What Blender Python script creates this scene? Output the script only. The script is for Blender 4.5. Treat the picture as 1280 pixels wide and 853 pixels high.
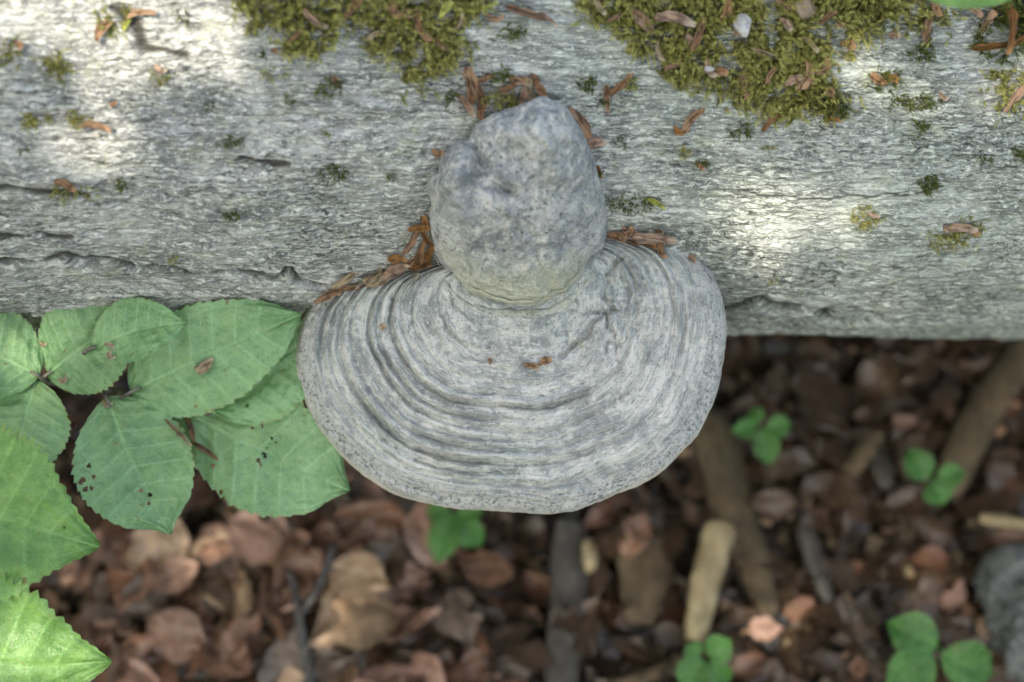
import bpy, math, random
import numpy as np
from mathutils import Vector, Matrix

for _o in list(bpy.data.objects):
    bpy.data.objects.remove(_o)
scene = bpy.context.scene
COL = scene.collection
rng = np.random.default_rng(7)
random.seed(7)
R = math.radians

# ------------------------------------------------------------------ camera
PITCH = R(60)
LENS, DIST = 70.0, 0.836
O = Vector((0, 0, 0.255))                       # point in focus: middle of the fungus cap
DV = Vector((0, math.cos(PITCH), -math.sin(PITCH)))
UP = Vector((0, math.sin(PITCH), math.cos(PITCH)))
CV = -DV
AX = Vector((1, 0, 0))
CAM = O - DV * DIST
cd = bpy.data.cameras.new('camera')
cam = bpy.data.objects.new('camera', cd)
COL.objects.link(cam)
cam.location = CAM
cam.rotation_euler = (R(90) - PITCH, 0, 0)
cd.lens = LENS
cd.sensor_width = 36
cd.clip_start = 0.02
cd.clip_end = 200
cd.dof.use_dof = True
cd.dof.focus_distance = DIST - 0.016
cd.dof.aperture_fstop = 4.2
cd.dof.aperture_blades = 9
scene.camera = cam

# ------------------------------------------------------------------ sky, sun, exposure
SUN = Vector((-0.30, -0.42, 0.86)).normalized()  # towards the sun
world = bpy.data.worlds.new('World')
scene.world = world
world.use_nodes = True
wn = world.node_tree
sky = wn.nodes.new('ShaderNodeTexSky')
sky.sky_type = 'NISHITA'
sky.sun_disc = False
sky.sun_elevation = math.asin(SUN.z)
sky.sun_rotation = math.atan2(SUN.x, SUN.y)
sky.air_density = 1.0
sky.dust_density = 4.0
sky.ozone_density = 0.3
wn.links.new(sky.outputs[0], wn.nodes['Background'].inputs[0])
wn.nodes['Background'].inputs[1].default_value = 0.15
sl = bpy.data.lights.new('sun', 'SUN')
sl.energy = 2.0
sl.angle = R(0.53)
sl.color = (1.0, 0.945, 0.88)
so = bpy.data.objects.new('sun', sl)
COL.objects.link(so)
so.location = SUN * 5
so.rotation_euler = (-SUN).to_track_quat('-Z', 'Y').to_euler()
vs = scene.view_settings
vs.view_transform = 'Standard'
vs.look = 'None'
vs.gamma = 1
vs.use_curve_mapping = False
vs.exposure = 2.05
try:
    vs.use_white_balance = True
    vs.white_balance_temperature = 7350
    vs.white_balance_tint = 6
except Exception:
    pass
scene.render.engine = 'CYCLES'
scene.cycles.use_denoising = True
scene.cycles.max_bounces = 8

# ------------------------------------------------------------------ maths helpers
def ray_dir(px, py):
    k = 36.0 / LENS / 1280.0
    return DV + AX * ((px - 640) * k) + UP * ((426.5 - py) * k)

def at(px, py, c=0.0):
    return CAM + ray_dir(px, py) * (DIST - c)

def proj(p):
    q = p - CAM
    z = q.dot(DV)
    k = 36.0 / LENS / 1280.0
    return 640 + q.dot(AX) / z / k, 426.5 - q.dot(UP) / z / k

MPP = DIST * 36 / LENS / 1280                    # metres per pixel at the focus distance

def _h(ix, iy, iz, seed):
    with np.errstate(over='ignore'):
        h = (ix.astype(np.uint32) * np.uint32(374761393) + iy.astype(np.uint32) * np.uint32(668265263)
             + iz.astype(np.uint32) * np.uint32(2147483647 - 18) + np.uint32((seed * 1274126177) & 0xffffffff))
        h = (h ^ (h >> np.uint32(13))) * np.uint32(1274126177)
        h = (h ^ (h >> np.uint32(16))) * np.uint32(2246822519)
        h = h ^ (h >> np.uint32(15))
    return h.astype(np.float64) / 4294967295.0 * 2 - 1

def noise(x, y, z=None, seed=0):
    x = np.asarray(x, float); y = np.asarray(y, float)
    fx, fy = np.floor(x), np.floor(y)
    ix, iy = fx.astype(np.int64), fy.astype(np.int64)
    u, v = x - fx, y - fy
    u = u * u * u * (u * (u * 6 - 15) + 10); v = v * v * v * (v * (v * 6 - 15) + 10)
    if z is None:
        zz = np.zeros_like(ix)
        a = _h(ix, iy, zz, seed); b = _h(ix + 1, iy, zz, seed)
        c = _h(ix, iy + 1, zz, seed); d = _h(ix + 1, iy + 1, zz, seed)
        return (a * (1 - u) + b * u) * (1 - v) + (c * (1 - u) + d * u) * v
    z = np.asarray(z, float); fz = np.floor(z); iz = fz.astype(np.int64); w = z - fz
    w = w * w * w * (w * (w * 6 - 15) + 10)
    r = 0
    for k, wk in ((0, 1 - w), (1, w)):
        a = _h(ix, iy, iz + k, seed); b = _h(ix + 1, iy, iz + k, seed)
        c = _h(ix, iy + 1, iz + k, seed); d = _h(ix + 1, iy + 1, iz + k, seed)
        r = r + wk * ((a * (1 - u) + b * u) * (1 - v) + (c * (1 - u) + d * u) * v)
    return r

def fbm(x, y, z=None, octv=4, seed=0, gain=0.5):
    r = 0; a = 1.0; s = 0
    for o in range(octv):
        f = 2.03 ** o
        r = r + a * noise(x * f + 17.3 * o, y * f - 9.1 * o, None if z is None else z * f + 4.7 * o, seed + o)
        s += a; a *= gain
    return r / s

def cells(x, y, seed):
    """random height of the nearest cell and distance to its border"""
    fx, fy = np.floor(x).astype(np.int64), np.floor(y).astype(np.int64)
    d1 = np.full(x.shape, 9.0); d2 = np.full(x.shape, 9.0); val = np.zeros(x.shape)
    z = np.zeros_like(fx)
    for i in (-1, 0, 1):
        for j in (-1, 0, 1):
            cx, cy = fx + i, fy + j
            px = cx + 0.5 + 0.45 * _h(cx, cy, z, seed); py = cy + 0.5 + 0.45 * _h(cx, cy, z, seed + 1)
            d = np.hypot(x - px, y - py)
            n = d < d1
            d2 = np.where(n, d1, np.minimum(d2, d)); d1 = np.where(n, d, d1)
            val = np.where(n, _h(cx, cy, z, seed + 2) * 0.5 + 0.5, val)
    return val, d2 - d1

def sstep(a, b, x):
    t = np.clip((x - a) / (b - a), 0, 1)
    return t * t * (3 - 2 * t)

def mesh_np(name, V, quads=None, tris=None, smooth=True):
    me = bpy.data.meshes.new(name)
    V = np.asarray(V, np.float32).reshape(-1, 3)
    nq = 0 if quads is None else len(quads)
    nt_ = 0 if tris is None else len(tris)
    me.vertices.add(len(V))
    me.vertices.foreach_set('co', V.ravel())
    loops = []
    if nq: loops.append(np.asarray(quads, np.int32).ravel())
    if nt_: loops.append(np.asarray(tris, np.int32).ravel())
    L = np.concatenate(loops)
    me.loops.add(len(L))
    me.loops.foreach_set('vertex_index', L)
    st = np.concatenate([np.arange(nq) * 4, nq * 4 + np.arange(nt_) * 3]).astype(np.int32)
    me.polygons.add(nq + nt_)
    me.polygons.foreach_set('loop_start', st)
    me.update(calc_edges=True)
    me.validate()
    me.polygons.foreach_set('use_smooth', np.full(len(me.polygons), smooth))
    return me

def grid_quads(nr, nc, wrap=False):
    i = np.arange(nr - 1)[:, None]; j = np.arange(nc if wrap else nc - 1)[None, :]
    j2 = (j + 1) % nc
    a = i * nc + j; b = i * nc + j2; c = (i + 1) * nc + j2; d = (i + 1) * nc + j
    return np.stack([a, b, c, d], -1).reshape(-1, 4)

def attr_f(me, name, val):
    a = me.attributes.new(name, 'FLOAT', 'POINT')
    a.data.foreach_set('value', np.asarray(val, np.float32).ravel())

def attr_v(me, name, val):
    a = me.attributes.new(name, 'FLOAT_VECTOR', 'POINT')
    a.data.foreach_set('vector', np.asarray(val, np.float32).ravel())

def obj(name, me, mat=None, parent=None):
    o = bpy.data.objects.new(name, me)
    COL.objects.link(o)
    if mat is not None and me is not None and not me.materials:
        me.materials.append(mat)
    if parent is not None:
        o.parent = parent
    return o

def tag(o, label=None, cat=None, group=None, kind=None):
    if label: o['label'] = label
    if cat: o['category'] = cat
    if group: o['group'] = group
    if kind: o['kind'] = kind
    return o

def empty(name, loc=(0, 0, 0)):
    o = bpy.data.objects.new(name, None)
    COL.objects.link(o)
    o.location = loc
    o.empty_display_size = 0.01
    return o

def under(child, root):
    """parent a mesh that was built in world coordinates"""
    child.parent = root
    child.matrix_parent_inverse = Matrix.Translation(root.location).inverted()
    return child

# ------------------------------------------------------------------ material helpers
class NT:
    def __init__(self, name):
        self.m = bpy.data.materials.new(name)
        self.m.use_nodes = True
        self.t = self.m.node_tree
        self.b = self.t.nodes['Principled BSDF']
        self.out = self.t.nodes['Material Output']
    def put(self, sock, v):
        if isinstance(v, bpy.types.NodeSocket):
            self.t.links.new(v, sock)
        else:
            sock.default_value = (*v, 1) if sock.type == 'RGBA' and len(v) == 3 else v
    def n(self, typ, **kw):
        return self.t.nodes.new('ShaderNode' + typ)
    def attr(self, name, out='Vector'):
        a = self.n('Attribute'); a.attribute_name = name
        return a.outputs[out]
    def pos(self):
        return self.n('NewGeometry').outputs['Position']
    def objc(self):
        return self.n('TexCoord').outputs['Object']
    def rand(self):
        return self.n('ObjectInfo').outputs['Random']
    def scale(self, v, s):
        m = self.n('VectorMath'); m.operation = 'MULTIPLY'
        self.put(m.inputs[0], v); m.inputs[1].default_value = s
        return m.outputs[0]
    def noise(self, v, scale, detail=4, rough=0.55, dist=0.0):
        x = self.n('TexNoise')
        self.put(x.inputs['Vector'], v)
        x.inputs['Scale'].default_value = scale; x.inputs['Detail'].default_value = detail
        x.inputs['Roughness'].default_value = rough; x.inputs['Distortion'].default_value = dist
        return x.outputs['Fac']
    def voro(self, v, scale, feat='F1', rnd=1.0):
        x = self.n('TexVoronoi'); x.feature = feat
        self.put(x.inputs['Vector'], v); x.inputs['Scale'].default_value = scale
        x.inputs['Randomness'].default_value = rnd
        return x.outputs['Distance']
    def ramp(self, f, stops, interp='LINEAR'):
        r = self.n('ValToRGB'); self.put(r.inputs[0], f)
        e = r.color_ramp.elements
        r.color_ramp.interpolation = interp
        while len(e) < len(stops): e.new(0.5)
        for el, (p, c) in zip(e, stops):
            el.position = p
            el.color = (c, c, c, 1) if isinstance(c, (int, float)) else (*c, 1)
        return r.outputs[0]
    def mix(self, f, a, b, mode='MIX'):
        m = self.n('Mix'); m.data_type = 'RGBA'; m.blend_type = mode
        self.put(m.inputs[0], f)
        for s, v in ((m.inputs[6], a), (m.inputs[7], b)):
            self.put(s, (*v, 1) if isinstance(v, tuple) and len(v) == 3 else v)
        return m.outputs[2]
    def math(self, op, a, b=0.0, clamp=False):
        m = self.n('Math'); m.operation = op; m.use_clamp = clamp
        self.put(m.inputs[0], a); self.put(m.inputs[1], b)
        return m.outputs[0]
    def bump(self, h, strength, dist, prev=None):
        b = self.n('Bump'); b.inputs['Strength'].default_value = strength
        b.inputs['Distance'].default_value = dist
        self.put(b.inputs['Height'], h)
        if prev is not None: self.put(b.inputs['Normal'], prev)
        return b.outputs[0]
    def sep(self, v, i):
        s = self.n('SeparateXYZ'); self.put(s.inputs[0], v)
        return s.outputs[i]
    def fin(self, col, rough=0.8, bump=None, spec=0.3):
        self.put(self.b.inputs['Base Color'], (*col, 1) if isinstance(col, tuple) else col)
        self.put(self.b.inputs['Roughness'], rough)
        self.b.inputs['Specular IOR Level'].default_value = spec
        if bump is not None: self.t.links.new(bump, self.b.inputs['Normal'])
        return self.m
    def translucent(self, col, fac, bump=None):
        t = self.n('BsdfTranslucent'); self.put(t.inputs[0], col)
        if bump is not None: self.t.links.new(bump, t.inputs['Normal'])
        m = self.n('MixShader'); self.put(m.inputs[0], fac)
        self.t.links.new(self.b.outputs[0], m.inputs[1]); self.t.links.new(t.outputs[0], m.inputs[2])
        self.t.links.new(m.outputs[0], self.out.inputs[0])
        return self.m

def mat_bark():
    k = NT('grey_beech_bark')
    v = k.attr('bk'); p = k.pos()
    wv = k.n('TexNoise'); k.put(wv.inputs['Vector'], k.scale(v, (90, 160, 1))); wv.inputs['Scale'].default_value = 1; wv.inputs['Detail'].default_value = 3
    sub = k.n('VectorMath'); sub.operation = 'SUBTRACT'; k.put(sub.inputs[0], wv.outputs['Color']); sub.inputs[1].default_value = (.5, .5, .5)
    vw = k.n('VectorMath'); vw.operation = 'MULTIPLY_ADD'; k.put(vw.inputs[0], sub.outputs[0]); vw.inputs[1].default_value = (0.006, 0.0024, 0); k.put(vw.inputs[2], v)
    v2 = vw.outputs[0]
    def flakes(sc):
        x = k.n('TexVoronoi'); k.put(x.inputs['Vector'], k.scale(v2, sc)); x.inputs['Scale'].default_value = 1.0
        return k.sep(x.outputs['Color'], 0), x.outputs['Distance']
    f1, d1 = flakes((95, 430, 1))
    f2, d2 = flakes((300, 1250, 1))
    fib = k.noise(k.scale(v2, (70, 240, 1)), 1.0, 8, 0.68, 0.4)
    fine = k.noise(k.scale(v2, (420, 1500, 1)), 1.0, 6, 0.72, 0.4)
    strk = k.noise(k.scale(v2, (26, 620, 1)), 1.0, 4, 0.6, 0.3)
    big = k.noise(p, 14, 4, 0.6)
    mid = k.noise(k.scale(v, (24, 48, 1)), 1.0, 6, 0.65, 0.8)
    def edges(sc):
        x = k.n('TexVoronoi'); x.feature = 'DISTANCE_TO_EDGE'; k.put(x.inputs['Vector'], k.scale(v2, sc)); x.inputs['Scale'].default_value = 1.0
        return x.outputs['Distance']
    e1 = edges((70, 300, 1)); e2 = edges((190, 640, 1))
    fl = k.noise(k.scale(v2, (240, 760, 1)), 1.0, 3, 0.6, 0.5)
    fl2 = k.noise(k.scale(v2, (620, 1500, 1)), 1.0, 3, 0.65, 0.4)
    patch = k.noise(k.scale(v, (18, 26, 1)), 1.0, 5, 0.65, 0.5)
    rough = k.ramp(patch, [(0.40, 0.25), (0.58, 1.0)])
    c = k.ramp(fib, [(0.40, (0.175, 0.178, 0.174)), (0.48, (0.275, 0.278, 0.272)), (0.58, (0.40, 0.403, 0.39))])
    c = k.mix(k.ramp(patch, [(0.42, 0.0), (0.62, 0.3)]), c, (0.20, 0.205, 0.20))
    c = k.mix(k.ramp(f1, [(0.0, 0.5), (0.35, 0.0)]), c, (0.18, 0.185, 0.18))
    c = k.mix(k.ramp(f1, [(0.65, 0.0), (1.0, 0.45)]), c, (0.48, 0.485, 0.46))
    c = k.mix(k.ramp(strk, [(0.44, 0.45), (0.48, 0.0)]), c, (0.16, 0.165, 0.16))
    c = k.mix(k.ramp(strk, [(0.54, 0.0), (0.58, 0.45)]), c, (0.50, 0.505, 0.48))
    c = k.mix(k.ramp(mid, [(0.40, 0.55), (0.50, 0.0)]), c, (0.155, 0.165, 0.16))
    c = k.mix(k.ramp(lich_ := k.noise(p, 34, 6, 0.7), [(0.53, 0.0), (0.60, 0.4)]), c, (0.53, 0.53, 0.51))
    c = k.mix(k.ramp(fl, [(0.57, 0.0), (0.60, 0.7)]), c, (0.64, 0.645, 0.60))
    c = k.mix(k.ramp(fl2, [(0.58, 0.0), (0.62, 0.55)]), c, (0.68, 0.68, 0.64))
    ye = k.noise(p, 110, 4, 0.65)
    c = k.mix(k.ramp(ye, [(0.57, 0.0), (0.63, 0.28)]), c, (0.36, 0.37, 0.24))
    sx = k.sep(p, 0)
    alg = k.math('ADD', k.math('MULTIPLY', sx, 1.3), big)
    c = k.mix(k.ramp(alg, [(0.35, 0.0), (0.80, 1.0)]), c, (0.90, 0.985, 0.94), 'MULTIPLY')
    # dark flecks and hairline cracks
    c = k.mix(k.math('MULTIPLY', k.ramp(fl, [(0.39, 0.9), (0.425, 0.0)]), rough), c, (0.045, 0.05, 0.045))
    c = k.mix(k.math('MULTIPLY', k.ramp(fl2, [(0.37, 0.8), (0.41, 0.0)]), rough), c, (0.05, 0.055, 0.05))
    c = k.mix(k.math('MULTIPLY', k.ramp(e1, [(0.02, 0.5), (0.05, 0.0)]), k.ramp(patch, [(0.48, 0.0), (0.58, 1.0)])), c, (0.05, 0.052, 0.048))
    c = k.mix(k.math('MULTIPLY', k.ramp(e2, [(0.02, 0.25), (0.07, 0.0)]), rough), c, (0.09, 0.095, 0.09))
    c = k.mix(k.math('MULTIPLY', k.attr('crk', 'Fac'), 0.9), c, (0.030, 0.026, 0.022))  # crack lines darkened in the colour: rotten inner bark plus painted shade
    h = k.math('ADD', k.math('MULTIPLY', f1, 0.7), k.math('MULTIPLY', fib, 1.1))
    b = k.bump(h, 0.55, 0.0010)
    b = k.bump(k.ramp(e1, [(0.0, 0.0), (0.12, 1.0)]), 0.45, 0.0006, b)
    b = k.bump(k.math('ADD', fl, k.math('MULTIPLY', k.ramp(e2, [(0.0, 0.0), (0.15, 1.0)]), 0.4)), 0.7, 0.0007, b)
    return k.fin(c, 0.9, b, 0.25)

def mat_cap():
    k = NT('zoned_fungus_crust')
    v = k.attr('cv'); p = k.pos(); t = k.sep(v, 0)
    st = k.noise(k.scale(v, (17, 2.2, 1)), 1.0, 5, 0.58, 0.4)
    st2 = k.noise(k.scale(v, (95, 9, 1)), 1.0, 5, 0.66, 1.0)
    tone = k.noise(p, 22, 4, 0.6)
    mot = k.noise(p, 130, 7, 0.7, 0.4)
    gr = k.noise(p, 1300, 5, 0.75)
    st3 = k.noise(k.scale(v, (170, 16, 1)), 1.0, 3, 0.6, 1.2)
    pit = k.noise(p, 520, 4, 0.7, 0.3)
    c = k.ramp(st, [(0.40, (0.255, 0.272, 0.268)), (0.47, (0.35, 0.365, 0.355)), (0.53, (0.42, 0.43, 0.415)), (0.60, (0.50, 0.50, 0.48))])
    c = k.mix(k.ramp(tone, [(0.43, 0.6), (0.50, 0.0)]), c, k.mix(k.ramp(st, [(0.40, 0.0), (0.6, 1.0)]), (0.20, 0.235, 0.225), (0.46, 0.51, 0.48)))
    c = k.mix(k.ramp(tone, [(0.50, 0.0), (0.57, 0.5)]), c, k.mix(k.ramp(st, [(0.40, 0.0), (0.6, 1.0)]), (0.32, 0.312, 0.298), (0.55, 0.54, 0.51)))
    c = k.mix(k.ramp(st2, [(0.40, 0.45), (0.44, 0.0)]), c, (0.18, 0.19, 0.185))
    c = k.mix(k.ramp(st2, [(0.57, 0.0), (0.60, 0.6)]), c, (0.64, 0.62, 0.56))
    c = k.mix(k.ramp(st3, [(0.38, 0.7), (0.41, 0.0)]), c, (0.13, 0.135, 0.13))
    c = k.mix(k.ramp(mot, [(0.41, 0.5), (0.46, 0.0)]), c, (0.21, 0.22, 0.22))
    c = k.mix(k.ramp(mot, [(0.55, 0.0), (0.60, 0.5)]), c, (0.62, 0.61, 0.575))
    c = k.mix(k.ramp(pit, [(0.37, 0.55), (0.41, 0.0)]), c, (0.14, 0.145, 0.145))
    c = k.mix(k.ramp(pit, [(0.59, 0.0), (0.63, 0.4)]), c, (0.66, 0.65, 0.62))
    # crusty margin
    mg = k.math('ADD', t, k.math('MULTIPLY', k.math('SUBTRACT', mot, 0.5), 0.12))
    gc = k.noise(p, 650, 4, 0.7)
    crust = k.mix(k.ramp(gc, [(0.44, 0.0), (0.49, 1.0)]), (0.13, 0.135, 0.14), (0.46, 0.46, 0.45))
    crust = k.mix(k.ramp(mot, [(0.47, 0.0), (0.58, 0.75)]), crust, (0.50, 0.495, 0.475))
    c = k.mix(k.ramp(mg, [(0.90, 0.0), (0.935, 0.8)]), c, crust)
    c = k.mix(k.ramp(gr, [(0.35, 0.5), (0.42, 0.0)]), c, (0.14, 0.145, 0.14))
    c = k.mix(k.ramp(gr, [(0.58, 0.0), (0.65, 0.35)]), c, (0.64, 0.63, 0.60))
    c = k.mix(k.ramp(t, [(0.990, 0.0), (0.998, 0.8)]), c, (0.62, 0.57, 0.46))
    b = k.bump(st2, 0.6, 0.0011)
    b = k.bump(pit, 0.7, 0.0006, b)
    b = k.bump(mot, 0.6, 0.0012, b)
    b = k.bump(gr, 0.7, 0.0004, b)
    return k.fin(c, 0.82, b, 0.3)

def mat_lump():
    k = NT('old_fungus_crust')
    v = k.attr('lv'); p = k.pos(); low = k.sep(v, 0); low2 = k.sep(v, 1)
    big = k.noise(p, 38, 5, 0.62, 0.4)
    mot = k.noise(p, 150, 6, 0.68, 0.5)
    gr = k.noise(p, 1200, 4, 0.75)
    md = k.noise(p, 380, 6, 0.7, 0.3)
    c = k.ramp(big, [(0.40, (0.245, 0.258, 0.262)), (0.49, (0.31, 0.322, 0.318)), (0.58, (0.385, 0.39, 0.375))])
    c = k.mix(k.ramp(mot, [(0.41, 0.65), (0.46, 0.0)]), c, (0.17, 0.185, 0.195))
    c = k.mix(k.ramp(mot, [(0.54, 0.0), (0.59, 0.55)]), c, (0.55, 0.535, 0.50))
    c = k.mix(k.ramp(md, [(0.39, 0.8), (0.43, 0.0)]), c, (0.14, 0.155, 0.165))
    c = k.mix(k.ramp(md, [(0.56, 0.0), (0.60, 0.55)]), c, (0.56, 0.555, 0.53))
    vp = k.voro(p, 330)
    pm = k.noise(p, 60, 3, 0.6)
    c = k.mix(k.math('MULTIPLY', k.ramp(vp, [(0.12, 0.8), (0.22, 0.0)]), k.ramp(pm, [(0.46, 0.0), (0.56, 1.0)])), c, (0.11, 0.12, 0.125))
    g = k.math('ADD', low, k.math('MULTIPLY', k.math('SUBTRACT', big, 0.5), 1.1))
    c = k.mix(k.ramp(g, [(0.35, 0.0), (1.1, 0.7)]), c, k.mix(mot, (0.27, 0.285, 0.19), (0.58, 0.58, 0.43)))
    c = k.mix(k.ramp(gr, [(0.36, 0.6), (0.44, 0.0)]), c, (0.11, 0.115, 0.12))
    lip = k.noise(k.scale(v, (1, 60, 6)), 1.0, 3, 0.6)
    c = k.mix(k.math('MULTIPLY', k.ramp(lip, [(0.45, 0.0), (0.6, 0.6)]), k.ramp(low, [(0.8, 0.0), (0.95, 1.0)])), c, (0.56, 0.56, 0.46))
    b = k.bump(mot, 0.7, 0.0016)
    b = k.bump(md, 0.8, 0.0008, b)
    b = k.bump(k.math('MULTIPLY', k.ramp(vp, [(0.08, 0.0), (0.3, 1.0)]), k.ramp(pm, [(0.44, 0.0), (0.56, 1.0)])), 0.7, 0.0012, b)
    b = k.bump(gr, 0.5, 0.0003, b)
    return k.fin(c, 0.8, b, 0.3)

def mat_pore():
    k = NT('pale_brown_pores')
    p = k.pos()
    h = k.voro(p, 1600)
    c = k.mix(k.noise(p, 60, 3), (0.30, 0.24, 0.17), (0.45, 0.38, 0.28))
    return k.fin(c, 0.9, k.bump(h, 0.5, 0.0004))

def mat_leaf(name, dark, light, trans, tf):
    k = NT(name)
    v = k.attr('vein', 'Fac'); uvv = k.attr('lf'); p = k.pos()
    n1 = k.noise(p, 42, 5, 0.65); n2 = k.noise(p, 420, 5, 0.7); n3 = k.noise(p, 130, 4, 0.6, 0.4)
    net = k.voro(p, 700, 'DISTANCE_TO_EDGE'); net2 = k.voro(p, 1900, 'DISTANCE_TO_EDGE')
    base = k.mix(k.ramp(n1, [(0.40, 0.0), (0.60, 1.0)]), dark, light)
    base = k.mix(k.ramp(n2, [(0.38, 0.5), (0.50, 0.0)]), base, tuple(0.6 * x for x in dark))
    base = k.mix(k.ramp(n3, [(0.52, 0.0), (0.62, 0.35)]), base, (light[0] * 1.25, light[1] * 1.08, light[2] * 0.9))
    base = k.mix(k.ramp(net, [(0.0, 0.40), (0.07, 0.0)]), base, tuple(min(1, 1.4 * x) for x in light))
    base = k.mix(k.ramp(net2, [(0.0, 0.22), (0.10, 0.0)]), base, tuple(0.6 * x for x in dark))
    vcol = tuple(min(1, 1.5 * a + 0.06) for a in light)
    c = k.mix(k.math('MULTIPLY', k.math('MULTIPLY', v, 0.85), k.ramp(n2, [(0.35, 0.5), (0.5, 1.0)])), base, vcol)
    du = k.noise(p, 1500, 3, 0.7)
    c = k.mix(k.ramp(du, [(0.60, 0.0), (0.65, 0.4)]), c, (0.45, 0.46, 0.38))
    sp = k.noise(p, 210, 4, 0.65)
    c = k.mix(k.ramp(sp, [(0.655, 0.0), (0.68, 0.8)]), c, (0.16, 0.10, 0.04))
    edge = k.math('ABSOLUTE', k.sep(uvv, 1))
    c = k.mix(k.math('MULTIPLY', k.ramp(edge, [(0.95, 0.0), (1.0, 0.5)]), k.ramp(n3, [(0.45, 0.0), (0.55, 1.0)])), c, (0.26, 0.22, 0.08))
    h = k.math('ADD', k.math('MULTIPLY', net, 1.0), k.math('MULTIPLY', n2, 0.6))
    b = k.bump(n3, 0.5, 0.0012)
    b = k.bump(h, 0.5, 0.0006, b)
    k.fin(c, k.ramp(n3, [(0.38, 0.38), (0.62, 0.56)]), b, 0.5)
    tc = k.mix(k.math('MULTIPLY', v, 0.5), trans, tuple(0.6 * x for x in trans))
    return k.translucent(tc, tf)

def mat_stem():
    k = NT('grey_brown_twig_bark'); p = k.pos()
    n = k.noise(p, 350, 4); c = k.ramp(n, [(0.35, (0.07, 0.06, 0.05)), (0.65, (0.22, 0.20, 0.17))])
    return k.fin(c, 0.7, k.bump(n, 0.5, 0.0006))

def mat_scale(name, a, b_, c_):
    k = NT(name); o = k.objc(); r = k.rand()
    add = k.n('VectorMath'); add.operation = 'ADD'; k.put(add.inputs[0], o); k.put(add.inputs[1], r)
    f = k.noise(k.scale(add.outputs[0], (1.2, 9, 2)), 2.0, 5, 0.65)
    g = k.noise(add.outputs[0], 3.0, 4, 0.6)
    base = k.mix(k.ramp(f, [(0.35, 0.0), (0.65, 1.0)]), a, b_)
    base = k.mix(k.math('MULTIPLY', r, 0.5), base, c_)
    base = k.mix(k.ramp(g, [(0.40, 0.85), (0.52, 0.0)]), base, tuple(0.35 * x for x in a))
    x = k.sep(o, 0)
    base = k.mix(k.ramp(x, [(0.2, 0.0), (0.48, 0.6)]), base, tuple(min(0.7, 1.35 * x_ + 0.05) for x_ in b_))
    k.fin(base, k.ramp(g, [(0.4, 0.35), (0.6, 0.6)]), k.bump(f, 0.5, 0.06), 0.5)
    return k.translucent(b_, 0.12)

def mat_moss(name, dark, light, trans):
    k = NT(name); h = k.attr('mh', 'Fac'); rr = k.attr('mr', 'Fac')
    c = k.mix(h, dark, light)
    c = k.mix(k.ramp(rr, [(0.35, 0.0), (1.0, 0.8)]), c, tuple(0.5 * x for x in dark))
    k.fin(c, 0.65, None, 0.3)
    return k.translucent(trans, 0.3)

def mat_dead(name, stops):
    k = NT(name); r = k.rand(); o = k.objc(); p = k.pos()
    base = k.ramp(r, stops)
    n = k.noise(p, 45, 4, 0.6); n2 = k.noise(p, 260, 3)
    base = k.mix(k.ramp(n, [(0.35, 0.55), (0.6, 0.0)]), base, (0.055, 0.032, 0.022))
    base = k.mix(k.math('MULTIPLY', k.attr('vein', 'Fac'), 0.35), base, (0.09, 0.055, 0.035))
    base = k.mix(k.ramp(n2, [(0.6, 0.0), (0.75, 0.3)]), base, (0.50, 0.38, 0.28))
    k.fin(base, 0.42, k.bump(n2, 0.5, 0.001), 0.6)
    return k.translucent(base, 0.15)

def mat_wood(name, a, b_, sc=(300, 300, 300), rough=0.8):
    k = NT(name); p = k.objc()
    n = k.noise(k.scale(p, sc), 1.0, 5, 0.6, 0.5); n2 = k.noise(p, 60, 4)
    c = k.mix(k.ramp(n, [(0.35, 0.0), (0.65, 1.0)]), a, b_)
    c = k.mix(k.ramp(n2, [(0.4, 0.5), (0.6, 0.0)]), c, tuple(0.5 * x for x in a))
    return k.fin(c, rough, k.bump(n, 0.6, 0.0012))

def mat_ground():
    k = NT('dark_humus'); p = k.pos()
    n = k.noise(p, 60, 6, 0.65); n2 = k.noise(p, 400, 4, 0.6); n3 = k.noise(p, 9, 4)
    c = k.ramp(n, [(0.3, (0.016, 0.012, 0.009)), (0.55, (0.05, 0.034, 0.023)), (0.75, (0.115, 0.075, 0.048))])
    c = k.mix(k.ramp(n2, [(0.55, 0.0), (0.7, 0.5)]), c, (0.16, 0.11, 0.075))
    c = k.mix(k.ramp(n3, [(0.4, 0.0), (0.7, 0.4)]), c, (0.09, 0.05, 0.035))
    b = k.bump(n2, 0.8, 0.004); b = k.bump(n, 0.8, 0.012, b)
    return k.fin(c, 0.9, b)

def mat_stone():
    k = NT('grey_stone'); p = k.pos()
    n = k.noise(p, 300, 5, 0.6)
    c = k.ramp(n, [(0.35, (0.22, 0.22, 0.22)), (0.65, (0.44, 0.43, 0.42))])
    return k.fin(c, 0.8, k.bump(n, 0.5, 0.0006))

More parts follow.
